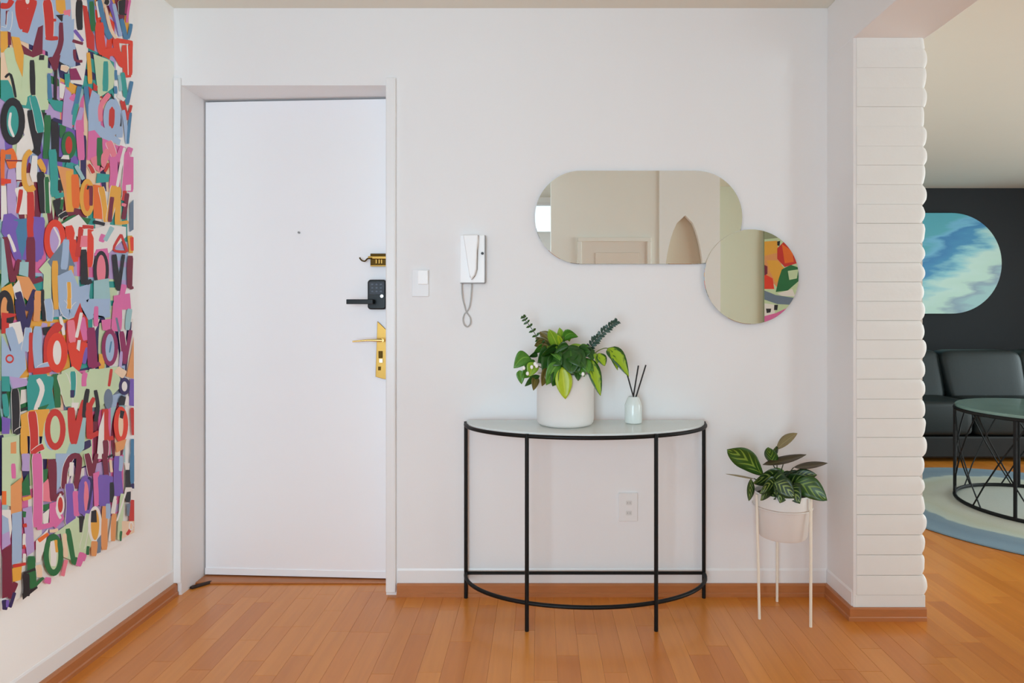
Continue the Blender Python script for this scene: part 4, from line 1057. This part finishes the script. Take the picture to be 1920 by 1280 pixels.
spec = [ # material, base px, tip px, width m, y base, y tip, kwargs
 (LBR, (1040, 660), (1004, 632), .05, 2.38, 2.36, dict(roll=.3, bend=.05)), (LBR, (1036, 650), (1012, 622), .045, 2.37, 2.37, dict(roll=-.2)),
 (LBR, (1032, 668), (1008, 645), .05, 2.35, 2.33, dict(roll=.5)), 
 (LB, (1050, 662), (1029, 617), .05, 2.37, 2.34, dict(roll=.25, bend=.08)), (LB, (1052, 655), (1049, 614), .042, 2.38, 2.36, dict(roll=-.5, bend=.05)),
 (LM, (1052, 640), (1084, 631), .045, 2.37, 2.33, dict(roll=-.3, bend=.28)), (LY, (1056, 660), (1046, 628), .022, 2.36, 2.34, dict(roll=.3)),
 (LB, (1046, 662), (1026, 650), .035, 2.33, 2.28, dict(roll=.2)), (LB, (1060, 655), (1092, 647), .018, 2.35, 2.32, dict(roll=.7, bend=.08)),
 (LD, (1052, 652), (1086, 700), .105, 2.33, 2.26, dict(roll=.15, bend=.1)), (LD, (1070, 655), (1072, 702), .095, 2.31, 2.25, dict(roll=-.25, bend=.1)),
 (LD, (1050, 662), (1018, 702), .09, 2.34, 2.27, dict(roll=-.2, bend=.12)), (LD, (1046, 666), (1036, 712), .085, 2.31, 2.26, dict(roll=.35, bend=.1)),
 (LD, (1040, 660), (1008, 680), .075, 2.36, 2.31, dict(roll=.1, bend=.12)), (LM, (1050, 680), (1024, 722), .06, 2.28, 2.25, dict(roll=.3)),
 (LD, (1048, 650), (1014, 668), .05, 2.32, 2.27, dict(roll=.8, bend=.1)), (LD, (1078, 668), (1108, 660), .06, 2.33, 2.28, dict(roll=.5, bend=.1)),
 (LD, (1066, 648), (1040, 662), .045, 2.31, 2.27, dict(roll=.5, bend=.15)), (LM, (1090, 672), (1104, 700), .05, 2.3, 2.26, dict(roll=.3)),
 (LY, (1054, 688), (1060, 748), .068, 2.27, 2.255, dict(roll=.1, bend=.02, shape=.9)), (LV, (1052, 690), (1048, 722), .035, 2.272, 2.262, dict(roll=.9)),
 (LBR, (1028, 690), (1016, 724), .045, 2.28, 2.255, dict(roll=.5)), (LBR, (1024, 700), (1030, 716), .03, 2.27, 2.26, dict(roll=.1)),
 (LM, (1006, 690), (980, 690), .05, 2.33, 2.28, dict(roll=.3, bend=.2)), (LM, (996, 672), (963, 690), .062, 2.31, 2.28, dict(roll=-.1, bend=.25)),
 (LM, (1000, 690), (978, 708), .05, 2.30, 2.27, dict(roll=.2, bend=.1)), (LB, (1004, 680), (992, 706), .05, 2.28, 2.26, dict(roll=.1)), (LM, (974, 694), (978, 720), .035, 2.28, 2.27, dict(roll=.2)),
 (LD, (1012, 704), (984, 724), .03, 2.3, 2.27, dict(roll=.3, bend=.1)), (LBR, (1006, 706), (1000, 732), .035, 2.3, 2.27, dict(roll=.3)),
 (LD, (1008, 668), (992, 668), .03, 2.33, 2.3, dict(roll=.6, bend=.2)),
 (LV, (1106, 672), (1126, 742), .052, 2.3, 2.25, dict(roll=.1, bend=.03, shape=.8)), (LV, (1122, 662), (1134, 686), .042, 2.3, 2.27, dict(roll=.2, bend=.05)), (LB, (1116, 662), (1120, 682), .028, 2.3, 2.28, dict(roll=.5)),
 (LV, (1140, 652), (1179, 706), .06, 2.31, 2.25, dict(roll=.15, bend=.12, shape=.75)), (LV, (1142, 655), (1158, 694), .03, 2.3, 2.26, dict(roll=.5, bend=.06)),
 (LD, (1098, 656), (1112, 676), .045, 2.32, 2.28, dict(roll=.4)), (LM, (1084, 690), (1096, 706), .035, 2.28, 2.26, dict(roll=.2)), (LD, (1110, 655), (1092, 660), .03, 2.33, 2.3, dict(roll=.4, bend=.1)),
 (LM, (1096, 684), (1112, 696), .035, 2.3, 2.27, dict(roll=.5)), (LD, (1030, 672), (1054, 684), .07, 2.3, 2.26, dict(roll=.3)), (LD, (1096, 676), (1070, 690), .06, 2.3, 2.26, dict(roll=.3)),
 (LD, (1040, 672), (1026, 688), .06, 2.31, 2.27, dict(roll=.6, bend=.1)), (LM, (1036, 664), (1050, 676), .05, 2.30, 2.26, dict(roll=.9, bend=.2)),
 (LD, (1064, 668), (1098, 690), .08, 2.30, 2.25, dict(roll=.5, bend=.2)), (LM, (1024, 650), (1000, 662), .04, 2.35, 2.32, dict(roll=.7, bend=.15)),
 (LD, (1030, 660), (1020, 640), .045, 2.38, 2.37, dict(roll=.8)), (LB, (1068, 640), (1060, 618), .035, 2.39, 2.38, dict(roll=.4)), (LBR, (1020, 640), (1002, 648), .04, 2.36, 2.34, dict(roll=.6, bend=.1)),
 (LM, (1088, 664), (1104, 648), .04, 2.35, 2.33, dict(roll=.5)), (LD, (1044, 696), (1036, 724), .05, 2.275, 2.255, dict(roll=.5, bend=.05)), (LD, (1080, 690), (1084, 714), .045, 2.285, 2.26, dict(roll=.5)),
 (LM, (990, 682), (985, 700), .035, 2.29, 2.27, dict(roll=.7)), (LV, (1110, 676), (1116, 706), .03, 2.31, 2.28, dict(roll=.8)),
]
for (m_, b_, t_, wd, y0, y1, kw) in spec: L1('leaf', m_, b_, t_, wd, y0, y1, **kw)
st = MB()
for (b_, t_) in (((1060, 705), (1050, 655)), ((1062, 705), (1070, 655)), ((1045, 705), (1005, 685)), ((1040, 705), (1036, 655)), ((1085, 705), (1100, 672)), ((1052, 700), (1056, 630)), ((1075, 705), (1085, 665)), ((1050, 705), (1052, 685))):
    a, b = P(*b_, 2.38), P(*t_, 2.34); st.tube([a, (a+b)/2+Vector((0, 0, .006)), b], .0018, 6)
st.tube(smooth_line([P(1090, 705, 2.37), P(1104, 676, 2.34), P(1118, 660, 2.32), P(1132, 653, 2.31), P(1142, 653, 2.31)], 5), .0018, 6)
st.build('stems', STEM, p1)
def sprig(name, pts, y0, y1, n, lw, m_, stemm, spread):
    line = smooth_line([P(a, b, y0+(y1-y0)*i/(len(pts)-1)) for i, (a, b) in enumerate(pts)], 8)
    f = MB().tube(line, .0014, 6).build(name, stemm, p1)
    mb = MB()
    for i in range(n):
        t = i/(n-1); k_ = min(int(t*(len(line)-1)), len(line)-2); p = line[k_]; d = (line[k_+1]-line[k_]).normalized()
        for sgn in (-1, 1):
            s_ = d.cross(Vector((0, -1, 0)))*sgn; q_ = p+(s_*spread[0]+d*spread[1])*lw*random.uniform(.8, 1.15)*(1.15-.45*t)+Vector((0, random.uniform(-.01, .006), 0))
            leaf(mb, p, q_, lw*.55*(1.1-.3*t), roll=random.uniform(-.6, .6), bend=.1, nl=4)
    g_ = mb.build('small_leaves', m_, f, fixn=False, solid=.0005); g_['kind'] = 'stuff'
sprig('upright_sprig', [(1096, 668), (1108, 648), (1124, 630), (1142, 613), (1156, 603)], 2.36, 2.33, 17, .026, LE, STEMD, (.75, .6))
sprig('arching_sprig', [(1014, 645), (1006, 630), (994, 612), (985, 600), (981, 593)], 2.36, 2.33, 9, .019, LD, STEMD, (.9, .3))
glints = MB()  # small white blobs stand in for highlights on the leaves
for a, b in ((997, 688), (1006, 686), (989, 700), (982, 690), (1093, 701), (1003, 682)):
    p = P(a, b, 2.255); superq(glints, p, .006, .005, .0075, 1, 1, 8, 12)
bb_ = glints.build('leaf_glints', GLINT, p1); bb_['kind'] = 'stuff'
# ------------------------------------------------------------------ reed diffuser
dx, dy = .3705, 2.405
df = thing('reed_diffuser', 'small white reed diffuser bottle on the console table', 'diffuser', (dx, dy, TT))
r0 = .0335
MB().lathe([(r0-.006, 0), (r0-.001, .003), (r0, .01), (r0, .07), (r0-.003, .08), (r0-.007, .09), (.0225, .099), (.0195, .104), (.016, .104), (.016, .098), (.001, .097)], (dx, dy, TT), 40).build('bottle', mat('white_green_glass', (226, 234, 231), .15), df)
for (bx_, tx_, ty_, dyy) in ((1190, 1171, 684, -.02), (1186, 1197, 685, .01), (1190, 1211, 684, -.01)):
    a = P(bx_, 752, dy); b = P(tx_, ty_, dy+dyy); MB().tube([a, b], .0029, 8).build('reed', REED, df)
# ------------------------------------------------------------------ white plant stand and calathea
lc = Vector((.923, 2.329, 0)); feet = [(.827, 2.302), (.948, 2.443), (.993, 2.243)]
stn = thing('plant_stand', 'thin white three-legged plant stand by the brick pillar', 'plant stand', tuple(lc))
zt = .468
for fx, fy in feet:
    v = Vector((fx, fy, 0))-lc; u = v.normalized(); rt = .1115
    top = lc+u*rt; MB().tube([(fx, fy, 0), (top.x, top.y, zt)], .0052, 10).build('leg', STANDW, stn)
rg = [(lc.x+.1065*math.cos(2*PI*i/40), lc.y+.1065*math.sin(2*PI*i/40), .4185) for i in range(40)]
MB().tube(rg, .0022, 8, True).build('ring', POTW, stn)
p2 = thing('potted_calathea', 'banded calathea in a white bowl pot held by the white stand', 'plant', (lc.x, lc.y, .3))
MB().lathe([(.07, .0), (.083, .004), (.089, .014), (.0985, .118), (.0995, .121), (.1035, .123), (.104, .170), (.1025, .173), (.098, .170), (.095, .15), (.001, .15)], (lc.x, lc.y, .3), 56).build('pot', POTW, p2)
MB().lathe([(.0945, .149), (.094, .154), (.04, .16), (.001, .161)], (lc.x, lc.y, .3), 32).build('soil', SOIL, p2)
def L2(m_, b, t, wd, y0, y1, **kw):
    mb = MB(); leaf(mb, P(b[0], b[1], y0), P(t[0], t[1], y1), wd, **kw); mb.build('leaf', m_, p2, fixn=False, solid=.0007)
for a_ in [
 (LCL, (1432, 893), (1363, 842), .085, 2.3, 2.26, dict(roll=.15, bend=.08, nl=14, wave=.03, shape=1.25)),
 (LT, (1414, 897), (1361, 888), .05, 2.29, 2.25, dict(roll=1.4, bend=.03)),
 (LC, (1408, 897), (1404, 939), .04, 2.26, 2.24, dict(roll=.4, bend=.0)),
 (LC, (1470, 905), (1412, 905), .08, 2.33, 2.25, dict(roll=.2, bend=.15, nl=12)),
 (LC, (1460, 912), (1424, 925), .065, 2.28, 2.22, dict(roll=.1, bend=.2, nl=12)),
 (LC, (1450, 905), (1490, 932), .075, 2.26, 2.21, dict(roll=-.1, bend=.15, nl=12)),
 (LC, (1470, 915), (1520, 897), .075, 2.33, 2.26, dict(roll=.1, bend=.1, nl=12)),
 (LCL, (1488, 905), (1551, 938), .085, 2.28, 2.21, dict(roll=.05, bend=.13, nl=14, wave=.03)),
 (LC, (1480, 900), (1532, 890), .05, 2.34, 2.3, dict(roll=.5, bend=.1, nl=12)),
 (LP, (1488, 876), (1552, 868), .045, 2.33, 2.28, dict(roll=1.25, bend=-.03)),
 (LP, (1430, 871), (1512, 852), .05, 2.32, 2.29, dict(roll=1.2, bend=-.03)),
 (LT, (1456, 842), (1495, 812), .05, 2.33, 2.3, dict(roll=1.15, bend=.03)),
 (LCL, (1450, 872), (1440, 838), .055, 2.33, 2.31, dict(roll=.7, bend=.0, curl=-1)), (LC, (1446, 868), (1456, 836), .04, 2.34, 2.32, dict(roll=-.6)),
 (LM, (1440, 900), (1470, 882), .04, 2.35, 2.36, dict(roll=.3)), (LC, (1440, 905), (1480, 918), .09, 2.3, 2.23, dict(roll=.3, bend=.2)),
 (LC, (1480, 912), (1440, 918), .07, 2.36, 2.28, dict(roll=.4, bend=.2)), (LC, (1455, 900), (1500, 905), .06, 2.38, 2.36, dict(roll=.3, bend=.15)),
 (LC, (1450, 912), (1426, 938), .07, 2.28, 2.225, dict(roll=.2, bend=.25, nl=12)), (LC, (1462, 915), (1462, 943), .075, 2.27, 2.22, dict(roll=.1, bend=.2, nl=12)),
 (LC, (1475, 915), (1500, 944), .075, 2.27, 2.215, dict(roll=-.2, bend=.25, nl=12)), (LC, (1430, 925), (1475, 934), .06, 2.3, 2.23, dict(roll=.5, bend=.15, nl=12)),
 (LC, (1495, 925), (1450, 936), .06, 2.31, 2.23, dict(roll=.5, bend=.15, nl=12)), (LC, (1460, 905), (1440, 890), .05, 2.36, 2.36, dict(roll=.2, bend=.1, nl=12)), (LC, (1470, 908), (1505, 885), .05, 2.38, 2.36, dict(roll=.4, bend=.1, nl=12)),
]: L2(*a_[:6], **a_[6])
st = MB()
for tgt, yy in (((1432, 893), 2.3), ((1414, 897), 2.29), ((1450, 872), 2.33), ((1456, 842), 2.33), ((1488, 876), 2.33), ((1488, 905), 2.28), ((1470, 865), 2.31)):
    b = P(*tgt, yy); a = Vector((lc.x+random.uniform(-.03, .03), lc.y+random.uniform(-.02, .02), .455)); st.tube([a, (a+b)/2+Vector((0, 0, .012)), b], .002, 6)
st.build('stems', STEMD, p2)

# ------------------------------------------------------------------ living room
rug_mat = NT('blue_grey_rug'); k = rug_mat
tc = k.n('ShaderNodeTexCoord'); ln_ = k.n('ShaderNodeVectorMath', operation='LENGTH'); sp = k.n('ShaderNodeSeparateXYZ'); k.l(tc.outputs['Object'], sp.inputs[0])
cb = k.n('ShaderNodeCombineXYZ'); k.l(sp.outputs[0], cb.inputs[0]); k.l(sp.outputs[1], cb.inputs[1]); k.l(cb.outputs[0], ln_.inputs[0])
nz = k.n('ShaderNodeTexNoise', i_Scale=4., i_Detail=5.); k.l(tc.outputs['Object'], nz.inputs['Vector'])
ad = k.n('ShaderNodeMath', operation='MULTIPLY_ADD'); ad.inputs[1].default_value = .16; k.l(nz.outputs[0], ad.inputs[0]); k.l(ln_.outputs['Value'], ad.inputs[2])
rp = k.n('ShaderNodeValToRGB'); cr = rp.color_ramp; k.l(ad.outputs[0], rp.inputs[0])
cr.elements[0].position = .0; cr.elements[0].color = (*lin((196, 198, 190)), 1); cr.elements[1].position = 1.0; cr.elements[1].color = (*lin((118, 142, 158)), 1)
for pos, c_ in ((.55, (188, 188, 176)), (.70, (176, 178, 160)), (.78, (176, 186, 176)), (.805, (120, 140, 152)), (.9, (110, 132, 148))):
    e = cr.elements.new(pos); e.color = (*lin(c_), 1)
k.l(rp.outputs[0], k.b.inputs['Base Color']); k.b.inputs['Roughness'].default_value = .95
bn = k.n('ShaderNodeTexNoise', i_Scale=220.); bp = k.n('ShaderNodeBump', i_Strength=.4, i_Distance=.004); k.l(bn.outputs[0], bp.inputs['Height']); k.l(bp.outputs[0], k.b.inputs['Normal'])
rug = thing('round_rug', 'round pale grey rug with blue border under the marble side table', 'rug', (2.95, 3.6, 0))
MB().lathe([(.95, 0), (.955, .004), (.952, .009), (.945, .011), (.001, .011)], (2.95, 3.6, 0), 96).build('pile', rug_mat.m, rug)
# sofa
so = thing('sofa', 'dark grey-green leather sofa against the charcoal wall', 'sofa', (3.6, 5.3, 0))
q = MB().box(2.52, 4.86, 4.75, 5.78, .03, .2); q.build('base', LEATHD, so, bevel=.015)
for xx in (2.6, 4.78):
    for yy in (4.84, 5.7): MB().tube([(xx, yy, 0), (xx, yy, .035)], .025, 12).build('foot', BLACKM, so)
for x0, x1 in ((2.7, 3.36), (3.365, 4.02), (4.025, 4.68)):
    q = MB(); superq(q, ((x0+x1)/2, 5.12, .34), (x1-x0)/2, .40, .14, .22, .14); q.build('seat_cushion', LEATH, so)
for i, (x0, x1) in enumerate(((2.71, 3.375), (3.365, 4.02), (4.03, 4.68))):
    q = MB(); hz = .215
    sh = (lambda p: [p[0]+(p[2]/hz)*(-.02 if p[0] < 0 else .004), p[1]+.22*p[2], p[2]]) if i == 1 else (lambda p: [p[0], p[1]+.22*p[2], p[2]])
    superq(q, ((x0+x1)/2, 5.2 if i != 1 else 5.16, .632), (x1-x0)/2, .1, hz, .3, .28, shear=sh); q.build('back_cushion', LEATH, so)
MB().box(2.52, 4.86, 5.5, 5.78, .2, .74).build('back_frame', LEATHD, so, bevel=.03)
for x0, x1 in ((2.52, 2.7), (4.68, 4.86)): MB().box(x0, x1, 4.75, 5.5, .2, .6).build('arm', LEATH, so, bevel=.03, seg=3)
# marble side table
tc_ = (2.98, 3.6); RT = .45
cf = thing('marble_table', 'round green marble table with black wire lattice base on rug', 'table', (tc_[0], tc_[1], .011))
def cring(r, z): return [(tc_[0]+r*math.cos(2*PI*i/64), tc_[1]+r*math.sin(2*PI*i/64), z) for i in range(64)]
MB().tube(cring(RT, .022), .0105, 8, True).build('bottom_ring', BLACKM, cf)
MB().tube(cring(RT, .566), .0105, 8, True).build('top_ring', BLACKM, cf)
MB().lathe([(RT-.004, .573), (RT, .577), (RT, .588), (RT-.004, .592), (.001, .592)], (tc_[0], tc_[1], 0), 72).build('marble_top', STONE, cf)
for kx in range(5):
    a = math.radians(141+72*kx); x_, y_ = tc_[0]+RT*math.cos(a), tc_[1]+RT*math.sin(a)
    MB().tube([(x_, y_, .022), (x_, y_, .566)], .0095, 8).build('post', BLACKM, cf)
for kx in range(10):
    for sg in (-1, 1):
        a0 = math.radians(150+36*kx); a1 = a0+sg*math.radians(40)
        pts = [(tc_[0]+RT*math.cos(a0+(a1-a0)*t), tc_[1]+RT*math.sin(a0+(a1-a0)*t), .566+(.022-.566)*t) for t in (0, .25, .5, .75, 1)]
        MB().tube(pts, .0042, 6).build('wire', BLACKM, cf)
# painting on the charcoal wall
k = NT('blue_sky_painting'); tc = k.n('ShaderNodeTexCoord'); sp = k.n('ShaderNodeSeparateXYZ'); k.l(tc.outputs['Object'], sp.inputs[0])
mp = k.n('ShaderNodeMapping'); mp.inputs['Rotation'].default_value = (0, .9, 0); mp.inputs['Scale'].default_value = (1.2, 1, 5); k.l(tc.outputs['Object'], mp.inputs[0])
nz = k.n('ShaderNodeTexNoise', i_Scale=1.8, i_Detail=6.); k.l(mp.outputs[0], nz.inputs['Vector'])
m1 = k.n('ShaderNodeMath', operation='MULTIPLY_ADD'); m1.inputs[1].default_value = .9; k.l(sp.outputs[2], m1.inputs[0])
m0 = k.n('ShaderNodeMath', operation='MULTIPLY_ADD'); m0.inputs[1].default_value = -.75; m0.inputs[2].default_value = .32; k.l(sp.outputs[0], m0.inputs[0]); k.l(m0.outputs[0], m1.inputs[2])
m2 = k.n('ShaderNodeMath', operation='MULTIPLY_ADD'); m2.inputs[1].default_value = .62; k.l(nz.outputs[0], m2.inputs[0]); k.l(m1.outputs[0], m2.inputs[2])
rp = k.n('ShaderNodeValToRGB'); cr = rp.color_ramp; cr.elements[0].position = .1; cr.elements[0].color = (*lin((160, 200, 200)), 1); cr.elements[1].position = 1.; cr.elements[1].color = (*lin((80, 165, 180)), 1)
for pos, c_ in ((.22, (140, 165, 180)), (.32, (190, 222, 208)), (.5, (196, 226, 216)), (.62, (140, 200, 210)), (.7, (60, 140, 185)), (.82, (50, 126, 178)), (.9, (110, 180, 210))):
    e = cr.elements.new(pos); e.color = (*lin(c_), 1)
k.l(m2.outputs[0], rp.inputs[0]); k.l(rp.outputs[0], k.b.inputs['Base Color']); k.b.inputs['Roughness'].default_value = .4
A = P(1878, 588, 6.02); B = P(1878, 399, 6.02)
pt = thing('blue_painting', 'blue and pale green painting with rounded end on charcoal wall', 'painting', (4.05, YFAR, (A.z+B.z)/2))
MB().prism(rrect(3.2, A.x, A.z, B.z, (B.z-A.z)/2-.002, 20), XZ, YFAR-.004, YFAR-.034).build('panel', k.m, pt, bevel=.004)
# bright canvas behind the camera, seen in the round mirror
yc = YLR+.03
rc = thing('floral_canvas', 'orange and green floral canvas reflected in the round mirror', 'painting', (2.7, YLR, 1.4))
A = MP(1432, 640, yc); B = MP(1432, 440, yc)
x0 = A.x
MB().box(x0, x0+.95, YLR+.003, yc, .95, B.z+.06).build('canvas', mat('canvas_grey_green', (150, 160, 130), .6), rc)
def rearmap(px, py, d): p = MP(px, py, yc); return (p.x, yc+d+.0003, p.z)
pr2 = Painter(rearmap, .00008); rr = random.Random(5)
for i in range(60):
    a = 1440+rr.random()*150; b = 438+rr.random()*230; s_ = rr.uniform(8, 22); an = rr.random()*3
    pr2.poly([(max(a+s_*math.cos(an+2*PI*j/9)*rr.uniform(.6, 1), 1432.5), b+s_*.8*math.sin(an+2*PI*j/9)*rr.uniform(.6, 1)) for j in range(9)], rr.choice('SyGgRosaGhw'))
def zr(pts): return [(980+u/3.556, 300+v/3.556) for u, v in pts]
for col, pts in (('g', [(1605, 530), (1700, 520), (1860, 620), (1860, 1120), (1605, 1120)]), ('y', [(1605, 545), (1690, 540), (1700, 640), (1605, 640)]), ('a', [(1605, 640), (1690, 620), (1720, 700), (1690, 850), (1605, 760)]),
                 ('R', [(1690, 590), (1740, 540), (1800, 620), (1820, 690), (1740, 715), (1690, 660)]), ('o', [(1720, 560), (1790, 610), (1800, 680), (1740, 690)]), ('k', [(1690, 545), (1710, 540), (1705, 575), (1690, 570)]),
                 ('S', [(1605, 760), (1660, 790), (1670, 860), (1605, 860)]), ('m', [(1605, 700), (1625, 710), (1625, 760), (1605, 770)]), ('y', [(1620, 670), (1690, 670), (1735, 720), (1700, 800), (1680, 820), (1640, 740)]),
                 ('G', [(1720, 730), (1780, 700), (1840, 720), (1840, 800), (1760, 870), (1680, 880), (1700, 790)]), ('g', [(1760, 740), (1830, 730), (1820, 790), (1770, 800)]), ('s', [(1605, 870), (1680, 900), (1810, 920), (1790, 965), (1690, 960), (1605, 930)]),
                 ('w', [(1690, 890), (1790, 860), (1810, 910), (1720, 905)]), ('w', [(1605, 955), (1680, 965), (1670, 1040), (1605, 1040)]), ('k', [(1670, 965), (1695, 965), (1690, 1000), (1668, 1000)]), ('k', [(1615, 990), (1650, 990), (1645, 1015), (1620, 1020)]),
                 ('p', [(1605, 1040), (1680, 1020), (1790, 970), (1740, 1040), (1605, 1090)])):
    pr2.poly(zr(pts), col)
pr2.mb.build('painted_shapes', PM, rc, fixn=False)
